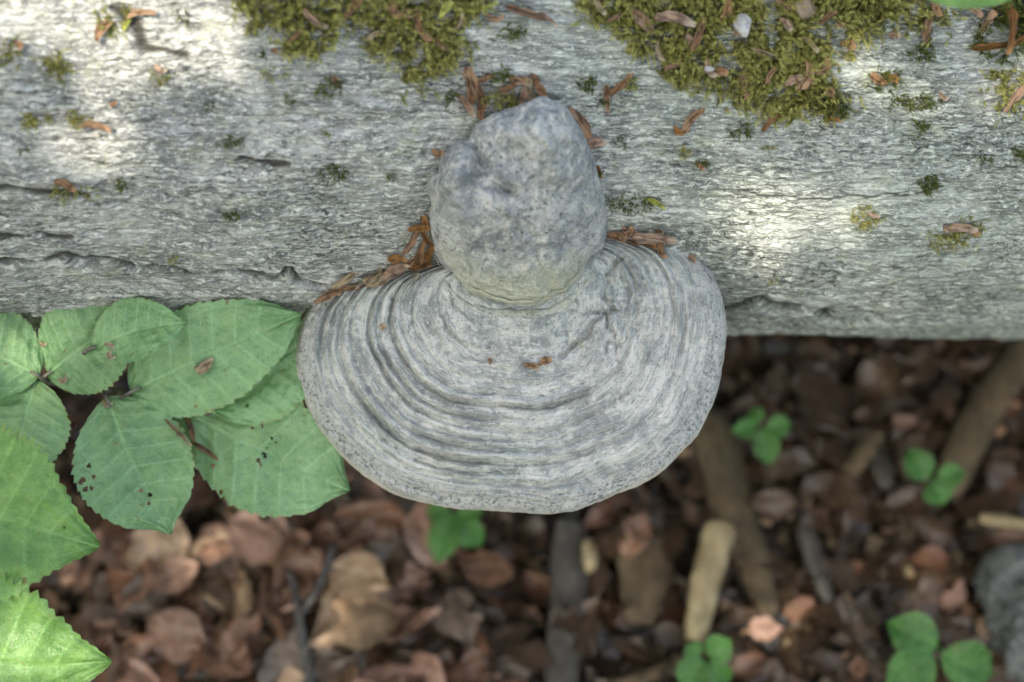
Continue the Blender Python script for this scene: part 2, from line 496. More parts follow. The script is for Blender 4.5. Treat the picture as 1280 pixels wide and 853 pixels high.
M = dict(
    bark=mat_bark(), cap=mat_cap(), lump=mat_lump(), pore=mat_pore(), stem=mat_stem(),
    leaf=mat_leaf('beech_leaf_green', (0.135, 0.275, 0.12), (0.235, 0.41, 0.20), (0.28, 0.55, 0.13), 0.22),
    leafy=mat_leaf('beech_leaf_fresh_green', (0.095, 0.215, 0.05), (0.17, 0.335, 0.095), (0.26, 0.52, 0.08), 0.31),
    seed=mat_leaf('seedling_green', (0.032, 0.115, 0.020), (0.065, 0.20, 0.038), (0.10, 0.38, 0.03), 0.28),
    rust=mat_scale('rust_bud_scale', (0.20, 0.095, 0.042), (0.42, 0.235, 0.12), (0.55, 0.40, 0.28)),
    pink=mat_scale('pinkish_bud_scale', (0.38, 0.24, 0.17), (0.58, 0.43, 0.34), (0.42, 0.24, 0.14)),
    amber=mat_scale('amber_bud_scale', (0.24, 0.105, 0.028), (0.42, 0.22, 0.07), (0.32, 0.15, 0.05)),
    straw=mat_scale('straw_bud_scale', (0.36, 0.27, 0.16), (0.56, 0.45, 0.31), (0.46, 0.34, 0.22)),
    lime=mat_scale('yellow_green_scale', (0.42, 0.46, 0.08), (0.62, 0.64, 0.16), (0.55, 0.55, 0.15)),
    moss=mat_moss('olive_moss', (0.13, 0.13, 0.038), (0.62, 0.60, 0.23), (0.52, 0.52, 0.15)),
    mossd=mat_moss('dark_green_moss', (0.045, 0.058, 0.018), (0.24, 0.265, 0.08), (0.20, 0.25, 0.05)),
    mossl=mat_moss('light_yellow_moss', (0.12, 0.125, 0.035), (0.40, 0.40, 0.14), (0.42, 0.42, 0.10)),
    dead=mat_dead('reddish_dead_leaf', [(0.0, (0.17, 0.078, 0.045)), (0.5, (0.30, 0.155, 0.10)), (1.0, (0.22, 0.108, 0.065))]),
    tan=mat_dead('tan_dead_leaf', [(0.0, (0.40, 0.26, 0.155)), (1.0, (0.50, 0.33, 0.21))]),
    pinkish=mat_dead('pinkish_dead_leaf', [(0.0, (0.52, 0.31, 0.23)), (1.0, (0.44, 0.255, 0.19))]),
    greyish=mat_dead('greyish_dead_leaf', [(0.0, (0.13, 0.098, 0.078)), (1.0, (0.18, 0.135, 0.105))]),
    deadd=mat_dead('dark_dead_leaf', [(0.0, (0.045, 0.027, 0.016)), (0.5, (0.095, 0.056, 0.031)), (1.0, (0.062, 0.038, 0.023))]),
    pale=mat_wood('pale_dry_wood', (0.30, 0.22, 0.12), (0.50, 0.41, 0.25), (500, 60, 500)),
    brown=mat_wood('brown_rotten_wood', (0.075, 0.055, 0.032), (0.18, 0.132, 0.08), (500, 80, 500)),
    grey=mat_wood('grey_weathered_wood', (0.058, 0.052, 0.044), (0.135, 0.122, 0.104), (500, 80, 500)),
    dark=mat_wood('dark_twig', (0.035, 0.032, 0.032), (0.10, 0.092, 0.09)),
    lichenwood=mat_wood('blue_grey_lichened_wood', (0.06, 0.065, 0.068), (0.22, 0.23, 0.23), (420, 90, 420)),
    ground=mat_ground(), stone=mat_stone(),
)

# ------------------------------------------------------------------ forest floor (one sheet to the horizon)
def ground_z(x, y):
    near = 1 - sstep(0.6, 2.5, np.hypot(x, y))
    z = 0.010 * fbm(x * 9, y * 9, octv=4, seed=3) * near + 0.03 * fbm(x * 1.3, y * 1.3, octv=2, seed=5)
    z = z + 0.004 * fbm(x * 60, y * 60, octv=3, seed=8) * near
    return z - 0.012

def make_ground():
    core = np.linspace(-0.6, 0.6, 241)
    far = np.concatenate([np.linspace(0.62, 2.5, 40), np.geomspace(2.7, 60, 24)])
    ax = np.concatenate([-far[::-1], core, far])
    X, Y = np.meshgrid(ax, ax)
    Z = ground_z(X, Y)
    me = mesh_np('forest_floor', np.stack([X, Y, Z], -1), grid_quads(len(ax), len(ax)))
    o = obj('forest_floor', me, M['ground'])
    tag(o, 'dark humus ground under the blurred leaf litter', kind='structure')
    return o
floor = make_ground()

def on_ground(px, py, lift=0.0):
    d = ray_dir(px, py)
    z = 0.0
    for _ in range(2):
        s = (z - CAM.z) / d.z
        p = CAM + d * s
        z = float(ground_z(np.array([p.x]), np.array([p.y]))[0]) + lift
    return p

# ------------------------------------------------------------------ fallen log
RL = 0.170
LA = (AX + DV * 0.13 + UP * 0.002).normalized()
LC0 = O + UP * (0.003 + RL) + CV * (-0.110)
LE = (-UP - LA * (-UP).dot(LA)).normalized()     # towards the lower outline
LF = LA.cross(LE)
if LF.dot(CV) < 0: LF = -LF                       # towards the camera

LOGN = 2.5
def log_sec(th):
    """squarish cross-section: a flattened front that turns under sharply"""
    return (np.abs(np.cos(th)) ** LOGN + np.abs(np.sin(th)) ** LOGN) ** (-1 / LOGN)

def log_xt(px, py):
    """axial position and angle where a line of sight meets the plain log"""
    d = ray_dir(px, py); o = CAM - LC0
    d2 = d - LA * d.dot(LA); o2 = o - LA * o.dot(LA)
    rr = RL
    for _ in range(12):
        a, b, c = d2.dot(d2), 2 * d2.dot(o2), o2.dot(o2) - rr * rr
        disc = max(b * b - 4 * a * c, 0)
        s = (-b - math.sqrt(disc)) / (2 * a)
        p = o + d * s
        rr = 0.5 * rr + 0.5 * RL * float(log_sec(math.atan2(p.dot(LF), p.dot(LE))))
    return p.dot(LA), math.atan2(p.dot(LF), p.dot(LE))

def polyline_d(x, y, pts):
    """distance to a polyline and progress along it"""
    best = np.full(x.shape, 1e9)
    for (x0, y0), (x1, y1) in zip(pts[:-1], pts[1:]):
        dx, dy = x1 - x0, y1 - y0
        t = np.clip(((x - x0) * dx + (y - y0) * dy) / (dx * dx + dy * dy + 1e-12), 0, 1)
        best = np.minimum(best, np.hypot(x - x0 - t * dx, y - y0 - t * dy))
    return best

CRACKS = [
    ([(-60, 330), (0, 327), (60, 326), (85, 324), (110, 331), (150, 336), (180, 342), (200, 339), (246, 348)], 1.15, 0.0065),
    ([(246, 347), (290, 343), (318, 344), (346, 347), (362, 336), (372, 350), (404, 357)], 1.1, 0.006),
    ([(0, 296), (50, 294), (90, 296)], 0.7, 0.003),
    ([(300, 196), (345, 204), (360, 206)], 0.7, 0.003),
    ([(905, 384), (930, 378), (948, 371), (966, 378), (1000, 379), (1030, 379), (1031, 389), (1060, 396), (1090, 390)], 1.7, 0.009),
    ([(1080, 400), (1130, 396), (1180, 392), (1240, 393), (1320, 395)], 1.3, 0.006),
    ([(905, 236), (1000, 242), (1080, 240), (1160, 236)], 0.35, 0.001),
    ([(140, 10), (170, 30), (180, 60), (230, 70)], 1.2, 0.003),
    ([(0, 232), (60, 236), (110, 246)], 0.9, 0.003),
]

def make_log():
    fine = 0.00078
    xs = np.concatenate([np.linspace(-2.4, -0.36, 120)[:-1], np.arange(-0.36, 0.36, fine), np.linspace(0.36, 2.2, 110)])
    th = np.concatenate([np.arange(R(-6), R(102), fine / RL), np.linspace(R(102), R(354), 110)[:-1]])
    X, T = np.meshgrid(xs, th, indexing='ij')
    A = T * RL
    # use the circle for low frequencies so that it closes
    cx, cy = np.cos(T) * RL, np.sin(T) * RL
    r = RL * log_sec(T) * (1 + 0.05 * sstep(0.0, -1.5, X)) + 0.006 * fbm(X * 7, cx * 9, cy * 9, 3, 11)
    sx, sa = X, A + 0.004 * noise(X * 22, A * 30, None, 21)
    amp = sstep(R(-20), R(0), T) * (1 - sstep(R(110), R(140), T))
    warp = 0.5 * fbm(sx * 40, sa * 60, None, 2, 33)
    # long low plates
    pl = fbm(sx * 20, sa * 60 + warp, None, 5, 41)
    r += 0.0024 * pl
    wx, wy = 0.006 * fbm(sx * 70, sa * 120, None, 3, 43), 0.003 * fbm(sx * 70, sa * 120, None, 3, 47)
    c1, e1 = cells((sx + wx) * 42, (sa + wy) * 270, 45)
    c2, e2 = cells((sx + wx * 1.3) * 110, (sa + wy * 1.2) * 540, 49)
    msk = sstep(-0.25, 0.35, fbm(sx * 16, sa * 22, None, 3, 52))
    r += (0.3 + 0.9 * msk) * (0.0009 * (c1 - 0.5) - 0.0006 * np.exp(-(e1 / 0.09) ** 2))
    r += (0.4 + 0.6 * msk) * 0.0007 * (c2 - 0.5)
    ridg = 1 - np.abs(fbm(sx * 44 + warp, sa * 150, None, 4, 51)) * 2.6
    r -= 0.0011 * np.clip(ridg, 0, 1) ** 4 * (0.4 + msk)
    r += 0.0007 * fbm(sx * 190, sa * 470, None, 2, 71)
    # coarser, platier bark towards the upper side
    up = sstep(R(48), R(85), T)
    cell = fbm(sx * 62, sa * 85, None, 4, 81)
    r += up * 0.0022 * np.sign(cell) * np.abs(cell) ** 0.6
    # cracks
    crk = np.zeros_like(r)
    wob = 0.0013 * fbm(X * 130, A * 130, None, 2, 91)
    for pts, wpx, dep in CRACKS:
        q = [log_xt(*p) for p in pts]
        q = [(a, b * RL) for a, b in q]
        x0, x1 = min(p[0] for p in q) - 0.02, max(p[0] for p in q) + 0.02
        i0, i1 = np.searchsorted(xs, [x0, x1])
        D = polyline_d(X[i0:i1], A[i0:i1] + wob[i0:i1], q)
        w = 0.0017 * wpx * (1 + 0.7 * noise(X[i0:i1] * 90, A[i0:i1] * 10, None, 5))
        r[i0:i1] -= dep * np.exp(-(D / w) ** 2) * (0.75 + 0.5 * noise(X[i0:i1] * 60, A[i0:i1] * 0, None, 6))
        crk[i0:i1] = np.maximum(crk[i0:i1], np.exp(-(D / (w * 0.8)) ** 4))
        # lip just above the crack stands a little proud
        r[i0:i1] += 0.0009 * np.exp(-(D / (4 * w)) ** 2)
    P = (np.array(LC0)[None, None] + X[..., None] * np.array(LA) + (r * np.cos(T))[..., None] * np.array(LE)
         + (r * np.sin(T))[..., None] * np.array(LF))
    nx, nth = X.shape
    quads = grid_quads(nx, nth, wrap=True)
    V = P.reshape(-1, 3)
    c0, c1 = len(V), len(V) + 1
    V = np.vstack([V, np.array(LC0 + LA * xs[0])[None], np.array(LC0 + LA * xs[-1])[None]])
    j = np.arange(nth); j2 = (j + 1) % nth
    tris = np.concatenate([np.stack([np.full(nth, c0), j2, j], -1),
                           np.stack([np.full(nth, c1), (nx - 1) * nth + j, (nx - 1) * nth + j2], -1)])
    # outward faces
    if (LA.cross(LE)).dot(LF) > 0: pass
    me = mesh_np('fallen_log', V, quads, tris)
    bk = np.stack([X, A, 0 * X], -1).reshape(-1, 3)
    bk = np.vstack([bk, [[0, 0, 0], [0, 0, 0]]])
    attr_v(me, 'bk', bk)
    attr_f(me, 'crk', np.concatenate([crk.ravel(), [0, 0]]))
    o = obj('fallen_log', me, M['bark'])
    tag(o, 'fallen grey beech trunk with finely cracked bark and moss on top', 'log')
    return o
log = make_log()

# ------------------------------------------------------------------ bracket fungus
def polar_outline(pts, cx, cy, phis):
    a = np.array([math.atan2(y - cy, x - cx) for x, y in pts]); rr = np.array([math.hypot(x - cx, y - cy) for x, y in pts])
    i = np.argsort(a); a, rr = a[i], rr[i]
    a = np.concatenate([a - 2 * np.pi, a, a + 2 * np.pi]); rr = np.concatenate([rr] * 3)
    f = np.interp(phis, a, rr)
    # light smoothing
    for _ in range(6):
        f = 0.5 * f + 0.25 * (np.roll(f, 1) + np.roll(f, -1))
    return f

CAP_OUT = [(398, 368), (380, 395), (371, 425), (368, 450), (372, 475), (379, 497), (390, 521), (400, 538), (413, 553), (436, 580), (460, 599),
           (480, 611), (499, 620), (520, 626), (560, 634), (600, 639), (640, 641), (690, 642), (722, 639), (740, 632), (770, 618), (800, 606),
           (822, 594), (842, 577), (860, 558), (872, 544), (883, 522), (892, 502), (899, 478), (904, 455), (907, 430), (908, 408), (906, 388),
           (899, 362), (888, 338), (872, 316), (850, 300), (800, 285), (720, 270), (640, 262), (560, 290), (480, 330), (430, 348)]
CCX, CCY = 648.0, 335.0
GROOVES = [(0.36, 0.6, 0.5), (0.42, 0.4, 0.6), (0.475, 0.8, 0.6), (0.525, 0.5, 0.6), (0.575, 2.5, 0.75), (0.632, 1.0, 0.7), (0.668, 1.6, 0.7), (0.71, 0.7, 0.6), (0.748, 1.5, 0.7), (0.80, 2.6, 0.85), (0.845, 0.8, 0.6), (0.885, 1.7, 0.9), (0.92, 0.6, 0.5), (0.948, 0.9, 0.7)]

root_f = empty('bracket_fungus', at(648, 330, -0.01))
tag(root_f, 'large grey bracket fungus with concentric ridges growing out of the fallen log', 'fungus')

def cap_height(t, phi, PXX, PYY):
    left = sstep(0.15, -0.55, np.cos(phi))         # 1 on the left side
    right = sstep(0.1, 0.7, np.cos(phi))
    w = 0.015 * (1 - t ** 2.0) + 0.004
    w -= 0.010 * left * t ** 3 + 0.002 * right * t ** 2
    tw = t + 0.014 * fbm(np.cos(phi) * 2.2 + 5.37, np.sin(phi) * 2.2, t * 5, 3, 101) + 0.003 * fbm(np.cos(phi) * 14 + .4, np.sin(phi) * 14 + .3, t * 12, 2, 111)
    gw = 0.48 + 0.48 * left - 0.12 * right
    for g, dep, wd in GROOVES:
        ph = 0.75 + 0.45 * noise(np.cos(phi) * 3 + g * 40, np.sin(phi) * 3, None, 7)
        ww = 0.0115 * wd
        x = (tw - g) / ww
        w -= 0.0021 * dep * gw * ph * np.exp(-x * x)
        w -= 0.0010 * dep * gw * ph * sstep(-2.0, 0.0, x) * 0.3       # each zone steps down outwards
        w += 0.0012 * dep * gw * ph * np.exp(-((x + 2.6) / 1.6) ** 2)   # swollen roll before the groove
    fr = fbm(tw * 44, np.cos(phi) * 2.4, np.sin(phi) * 2.4, 3, 121)
    w += 0.00055 * (0.6 + 0.6 * left) * fr
    w += 0.0004 * fbm(tw * 150, np.cos(phi) * 6, np.sin(phi) * 6, 2, 131)
    # grain of the crust
    w += 0.0015 * fbm(PXX / 34, PYY / 34, None, 5, 141, 0.55)
    w += 0.00045 * fbm(PXX / 6, PYY / 6, None, 3, 151)
    crust = sstep(0.89, 0.93, tw + 0.02 * fbm(PXX / 18, PYY / 18, None, 2, 161)) * (1 - sstep(0.985, 1.0, t))
    w += crust * 0.0016 * fbm(PXX / 7, PYY / 7, None, 3, 171)
    # wrinkled, creased patch right of the old growth
    m = np.exp(-(((PXX - 770) / 42) ** 2 + ((PYY - 375) / 60) ** 2))
    m2 = np.exp(-(((PXX - 735) / 70) ** 2 + ((PYY - 425) / 26) ** 2))
    wr = 1 - np.abs(fbm(PXX / 24, PYY / 34, None, 3, 181)) * 2.4
    w -= 0.0030 * np.clip(m + 0.7 * m2, 0, 1) * np.clip(wr, 0, 1) ** 2
    D = polyline_d(PXX + 4 * fbm(PXX / 14, PYY / 14, None, 2, 9), PYY + 4 * fbm(PXX / 14, PYY / 14, None, 2, 19),
                   [(775, 322), (757, 345), (756, 372), (768, 388), (742, 402), (727, 425), (702, 448)])
    w -= 0.0032 * np.exp(-(D / 3.2) ** 2)
    for pts, dep in (([(575, 444), (600, 452), (614, 453)], 0.0018), ([(560, 350), (568, 380), (590, 400)], 0.0012),
                     ([(655, 456), (668, 458), (690, 462)], 0.001), ([(620, 390), (612, 460), (622, 520), (640, 560)], 0.0006),
                     ([(520, 575), (545, 585), (600, 592), (650, 590)], 0.0022), ([(470, 545), (500, 560), (540, 575)], 0.002)):
        D = polyline_d(PXX + 3 * fbm(PXX / 10, PYY / 10, None, 2, 29), PYY + 3 * fbm(PXX / 10, PYY / 10, None, 2, 39), pts)
        w -= dep * np.exp(-(D / 2.6) ** 2)
    # turned-down rim
    q = np.clip((t - 0.90) / 0.10, 0, 1)
    w -= (0.010 + 0.003 * left) * (1 - np.sqrt(np.clip(1 - q * q, 0, 1)))
    return w, tw

def view_pt(px, py, c):
    """arrays of picture positions and heights -> world points"""
    k = 36.0 / LENS / 1280.0
    s = (DIST - c)
    a = (px - 640) * k; b = (426.5 - py) * k
    d = np.array(DV)[None, None] + a[..., None] * np.array(AX) + b[..., None] * np.array(UP)
    return np.array(CAM)[None, None] + d * s[..., None]

def make_cap():
    nphi, nt_ = 900, 300
    ph = np.linspace(-np.pi, np.pi, nphi, endpoint=False)
    out = polar_outline(CAP_OUT, CCX, CCY, ph)
    out = out * (1 + 0.006 * fbm(np.cos(ph) * 8, np.sin(ph) * 8, None, 3, 201) + 0.0022 * fbm(np.cos(ph) * 45, np.sin(ph) * 45, None, 2, 205))
    t = np.concatenate([np.linspace(0.02, 0.9, 230, endpoint=False), 0.9 + 0.1 * np.sin(np.linspace(0, np.pi / 2, 70))])
    Tt, Ph = np.meshgrid(t, ph, indexing='ij')
    PXX = CCX + Tt * out[None] * np.cos(Ph); PYY = CCY + Tt * out[None] * np.sin(Ph)
    w, tw = cap_height(Tt, Ph, PXX, PYY)
    P = view_pt(PXX, PYY, w)
    me = mesh_np('cap', P, grid_quads(len(t), nphi, wrap=True)[:, ::-1])
    attr_v(me, 'cv', np.stack([tw, Ph, 0 * Ph], -1))
    c = under(obj('cap', me, M['cap']), root_f)
    # underside: from the rim back into the log
    s = np.linspace(0, 1, 24)
    S, Ph2 = np.meshgrid(s, ph, indexing='ij')
    rim = P[-1]
    base = np.array(at(CCX, CCY, -0.065) + UP * 0.02)
    inner = base[None] + (rim - base[None]) * 0.42
    bul = np.sin(S * np.pi) * 0.008
    Q = rim[None] * (1 - S[..., None]) + inner[None] * S[..., None] + np.array(DV)[None, None] * bul[..., None]
    me = mesh_np('pore_surface', Q, grid_quads(len(s), nphi, wrap=True)[:, ::-1])
    under(obj('pore_surface', me, M['pore']), root_f)
    return c
cap = make_cap()

LUMP_OUT = [(678, 121), (696, 126), (710, 138), (720, 153), (734, 178), (744, 210), (753, 240), (759, 268), (757, 298), (748, 326), (733, 352), (712, 374), (688, 386),
            (660, 391), (630, 389), (602, 383), (578, 370), (560, 350), (547, 330), (540, 305), (536, 280), (539, 255), (530, 232), (534, 222), (548, 216), (550, 200),
            (557, 187), (572, 178), (586, 172), (595, 155), (608, 146), (628, 138), (650, 131), (664, 125)]
LCX, LCY = 648.0, 268.0

def make_lump():
    nphi, nt_ = 620, 230
    ph = np.linspace(-np.pi, np.pi, nphi, endpoint=False)
    out = polar_outline(LUMP_OUT, LCX, LCY, ph)
    out = out * (1 + 0.016 * fbm(np.cos(ph) * 9 + .2, np.sin(ph) * 9 + .7, None, 3, 207))
    t = np.concatenate([np.linspace(0.01, 0.86, 150, endpoint=False), 0.86 + 0.14 * np.sin(np.linspace(0, np.pi / 2, 80))])
    Tt, Ph = np.meshgrid(t, ph, indexing='ij')
    PXX = LCX + Tt * out[None] * np.cos(Ph); PYY = LCY + Tt * out[None] * np.sin(Ph)
    # foot follows the log above and the cap below
    foot = np.interp(PYY, [110, 180, 250, 320, 395], [0.064, 0.046, 0.028, 0.012, 0.010])
    lowm = sstep(300, 360, PYY)
    tq = Tt * (1 + (0.045 + 0.04 * noise(np.cos(Ph) * 7 + .5, np.sin(Ph) * 7 + .2, None, 23)) * lowm)
    dome = 0.032 * np.clip(1 - tq ** 2.6, 0, 1) ** 0.55 + 0.0020 * lowm * np.clip(1 - Tt, 0, 1) / 0.2 * (tq > 0.9)
    dome = dome
    dome *= 0.78 + 0.22 * sstep(120, 300, PYY)
    w = foot + dome
    fade = 1 - 0.6 * Tt ** 6
    w += fade * 0.0058 * fbm(PXX / 62 + 3.1, PYY / 62, None, 3, 301)
    w += fade * 0.0034 * fbm(PXX / 24, PYY / 24, None, 4, 311)
    w += 0.0009 * fbm(PXX / 7, PYY / 7, None, 3, 321)
    for (x, y, s, d) in ((640, 205, 24, -0.004), (600, 228, 20, -0.003), (568, 222, 17, 0.008), (606, 205, 12, -0.0035), (596, 262, 26, 0.003), (716, 250, 30, 0.003), (690, 190, 30, 0.003), (560, 250, 22, 0.003), (610, 180, 16, -0.003),
                         (625, 318, 22, -0.0018), (690, 330, 26, 0.001)):
        w += 0.95 * d * np.exp(-(((PXX - x) / s) ** 2 + ((PYY - y) / s) ** 2))
    for pts, dep, gwid in (([(718, 300), (712, 320), (714, 334)], 0.0016, 2.6), ([(592, 168), (600, 195), (596, 215), (612, 232), (640, 240)], 0.0024, 8), ([(596, 215), (580, 236), (560, 246), (536, 246)], 0.0026, 7),
                            ([(700, 150), (705, 180), (690, 205)], 0.0022, 7), ([(560, 300), (590, 312), (640, 306), (690, 312), (740, 300)], 0.0012, 6), ([(640, 240), (668, 236), (690, 205)], 0.0016, 9)):
        D = polyline_d(PXX + 5 * fbm(PXX / 14, PYY / 14, None, 2, 29), PYY + 5 * fbm(PXX / 14, PYY / 14, None, 2, 31), pts)
        w -= dep * np.exp(-(D / gwid) ** 2)
    low = sstep(300, 385, PYY) * sstep(0.4, 0.9, Tt)
    tw = Tt + 0.028 * fbm(np.cos(Ph) * 6 + .3, np.sin(Ph) * 6 + .6, None, 4, 331)
    for g, ga in ((0.80, 0.35), (0.87, 0.6), (0.92, 1.0), (0.955, 0.9), (0.98, 0.7)):
        x = (tw - g) / 0.010
        w -= ga * low * (0.35 + 0.9 * sstep(-0.3, 0.3, noise(np.cos(Ph) * 9 + g * 50, np.sin(Ph) * 9, None, 17))) * (0.0012 * np.exp(-x * x) + 0.0016 * sstep(-1.5, 0.5, x) - 0.0008 * np.exp(-((x + 2) / 1.2) ** 2))
    P = view_pt(PXX, PYY, w)
    # skirt sinking into log and cap
    rim = P[-1]
    cc = np.array(at(LCX, LCY, -0.02))
    rows = [rim * (1 - k) + (cc[None]) * k + np.array(DV)[None] * d_ for k, d_ in ((0.03, 0.006), (0.10, 0.018), (0.2, 0.04))]
    P = np.concatenate([P] + [r_[None] for r_ in rows], 0)
    me = mesh_np('upper_lobe', P, grid_quads(P.shape[0], nphi, wrap=True)[:, ::-1])
    lowv = sstep(255, 385, PYY) * (1 - 0.55 * sstep(0.88, 0.95, tw))
    lv = np.stack([lowv, tw, Ph], -1)
    lv = np.concatenate([lv] + [lv[-1:]] * 3, 0)
    attr_v(me, 'lv', lv)
    return under(obj('upper_lobe', me, M['lump']), root_f)
lump = make_lump()
def growth_lip(fac, dy, p0, p1, rad, c_off, seed):
    """thin irregular roll where the older lobe overgrows the cap"""
    ph = np.linspace(R(p0), R(p1), 26)
    o_ = polar_outline(LUMP_OUT, LCX, LCY, np.linspace(-np.pi, np.pi, 620, endpoint=False))
    rr = np.interp(ph, np.linspace(-np.pi, np.pi, 620, endpoint=False), o_) * fac * (1 + 0.02 * fbm(ph * 5, ph * 0, None, 3, seed))
    pts, rad_ = [], []
    for i, (a, q) in enumerate(zip(ph, rr)):
        x, y = LCX + q * math.cos(a), LCY + q * math.sin(a) + dy
        h = hit(x, y, (cap,))
        p = h[0] if h else at(x, y, 0.012)
        pts.append(p + CV * c_off)
        rad_.append(rad * max(0.15, math.sin(math.pi * i / 25) ** 0.6) * (1 + 0.5 * float(noise(np.array([a * 7]), np.array([1.0]), None, seed)[0])))
    me = tube_mesh('growth_lip', pts, rad_, 14, 0.05, seed, 0.75)
    n = len(me.vertices)
    attr_v(me, 'lv', np.tile([0.62, 0.9, 0.3], (n, 1)))
    return me
LIPS = [(1.010, 0, 30, 118, 0.0017, -0.0002, 3), (1.034, 1, 68, 146, 0.0012, -0.0003, 5)]
lump['label'] = 'blue-grey rounded older lobe bulging above the ridged cap'

bpy.context.view_layer.update()

def hit(px, py, targets=None):
    best = None
    d = ray_dir(px, py).normalized()
    for o in (targets or (log, cap, lump)):
        inv = o.matrix_world.inverted()
        ok, loc, nor, _ = o.ray_cast(inv @ CAM, (inv.to_3x3() @ d).normalized())
        if ok:
            loc = o.matrix_world @ loc
            s = (loc - CAM).length
            if best is None or s < best[0]:
                nor = (o.matrix_world.to_3x3() @ nor).normalized()
                if nor.dot(d) > 0: nor = -nor
                best = (s, loc, nor)
    return (best[1], best[2]) if best else None

# ------------------------------------------------------------------ moss
def sprig_template(nw, seed, lean):
    r_ = np.random.default_rng(seed)
    V, T, H = [], [], []
    L = 1.0
    for k in range(nw):
        f = k / (nw - 1)
        z = f * L * 0.92; x = lean * f * f
        n = 3
        for q in range(n):
            a = 2.4 * k + q * 2 * math.pi / n + r_.uniform(-0.3, 0.3)
            ll = (0.27 - 0.13 * f) * r_.uniform(0.8, 1.2)
            up_ = 0.22 + 0.25 * f
            dx, dy = math.cos(a), math.sin(a)
            wx, wy = -dy * 0.040, dx * 0.040
            i = len(V)
            V += [(x + wx, wy, z), (x - wx, -wy, z), (x + dx * ll * 0.55 + wx * .9, dy * ll * 0.55 + wy * .9, z + up_ * 0.45), (x + dx * ll, dy * ll, z + up_)]
            T += [(i, i + 1, i + 2), (i + 1, i + 3, i + 2)]
            H += [f * 0.8, f * 0.8, f * 0.85 + 0.1, min(1, f + 0.25)]
    return np.array(V), np.array(T), np.array(H)
SPRIGS = [sprig_template(8, s, l) for s, l in ((1, 0.15), (2, 0.35), (3, 0.5), (4, 0.25))]

def moss(name, spots, mat, size, label, group=None, kind=None, lean=0.7, cat='moss', tol=0.4, mound=0.0):
    """spots: picture positions; each gets a leafy shoot rooted in the bark"""
    if not len(spots): return None
    A = np.array(spots, float)
    dirs = noise(A[:, 0] / 34, A[:, 1] / 34, None, 77) * 2.6
    lifts = np.clip(noise(A[:, 0] / 22, A[:, 1] / 22, None, 88), 0, 1) * size * 0.8
    mc = A.mean(0); ex = np.maximum(np.abs(A - mc).max(0), 1)
    dome = np.clip(1 - (((A - mc) / ex) ** 2).sum(1), 0, 1) * mound
    VV, TT, HH, RR = [], [], [], []
    nv = 0
    cen = Vector((0, 0, 0)); cnt = 0
    for i, (px, py) in enumerate(spots):
        h = hit(px, py, (log,))
        if h is None: continue
        p, nrm = h
        V, T, H = SPRIGS[rng.integers(len(SPRIGS))]
        yaw = rng.uniform(0, 2 * math.pi)
        side = Vector(LA) * math.sin(dirs[i]) - UP * (0.45 + 0.4 * math.cos(dirs[i]))
        z = (nrm + side * lean * rng.uniform(0.3, 1.2) + Vector(rng.normal(0, tol, 3).tolist())).normalized()
        x = z.orthogonal().normalized(); y = z.cross(x)
        x2 = x * math.cos(yaw) + y * math.sin(yaw); y2 = z.cross(x2)
        s = size * rng.uniform(0.6, 1.3)
        W = V @ np.array([x2, y2, z]) * s + np.array(p + nrm * (lifts[i] + dome[i] - s * 0.12))
        VV.append(W); TT.append(T + nv); HH.append(H); RR.append(np.full(len(H), rng.uniform(0, 1)))
        nv += len(W); cen += p; cnt += 1
    if not cnt: return None
    cen /= cnt
    me = mesh_np(name, np.concatenate(VV) - np.array(cen), None, np.concatenate(TT), smooth=False)
    attr_f(me, 'mh', np.concatenate(HH)); attr_f(me, 'mr', np.concatenate(RR))
    o = obj(name, me, mat)
    o.location = cen
    return tag(o, label, cat, group, kind)

def in_poly(px, py, poly):
    c = False; j = len(poly) - 1
    for i in range(len(poly)):
        xi, yi = poly[i]; xj, yj = poly[j]
        if (yi > py) != (yj > py) and px < (xj - xi) * (py - yi) / (yj - yi) + xi: c = not c
        j = i
    return c

def poly_spots(poly, dens, edge=0.5):
    xs = [p[0] for p in poly]; ys = [p[1] for p in poly]
    n = int((max(xs) - min(xs)) * (max(ys) - min(ys)) * dens)
    X = rng.uniform(min(xs), max(xs), n); Y = rng.uniform(min(ys), max(ys), n)
    J = X + 15 * fbm(X / 14, Y / 14, None, 3, 55) + rng.normal(0, 8, n); K = Y + 15 * fbm(X / 14, Y / 14, None, 3, 66) + rng.normal(0, 8, n)
    ok = fbm(X / 20, Y / 20, None, 3, 99) > -edge + rng.normal(0, 0.1, n)
    return [(x, y) for x, y, j_, k_, o_ in zip(X, Y, J, K, ok) if o_ and in_poly(j_, k_, poly)]

def blob_spots(px, py, rx, ry, n):
    out = []
    for _ in range(n):
        a = random.uniform(0, 2 * math.pi); r_ = math.sqrt(random.random()) * random.uniform(0.75, 1.1)
        x, y = px + rx * r_ * math.cos(a), py + ry * r_ * math.sin(a)
        if r_ < 0.45 or n < 14 or _h(np.array([int(x / 5)]), np.array([int(y / 5)]), np.array([0]), 3)[0] > -0.35: out.append((x, y))
    return out

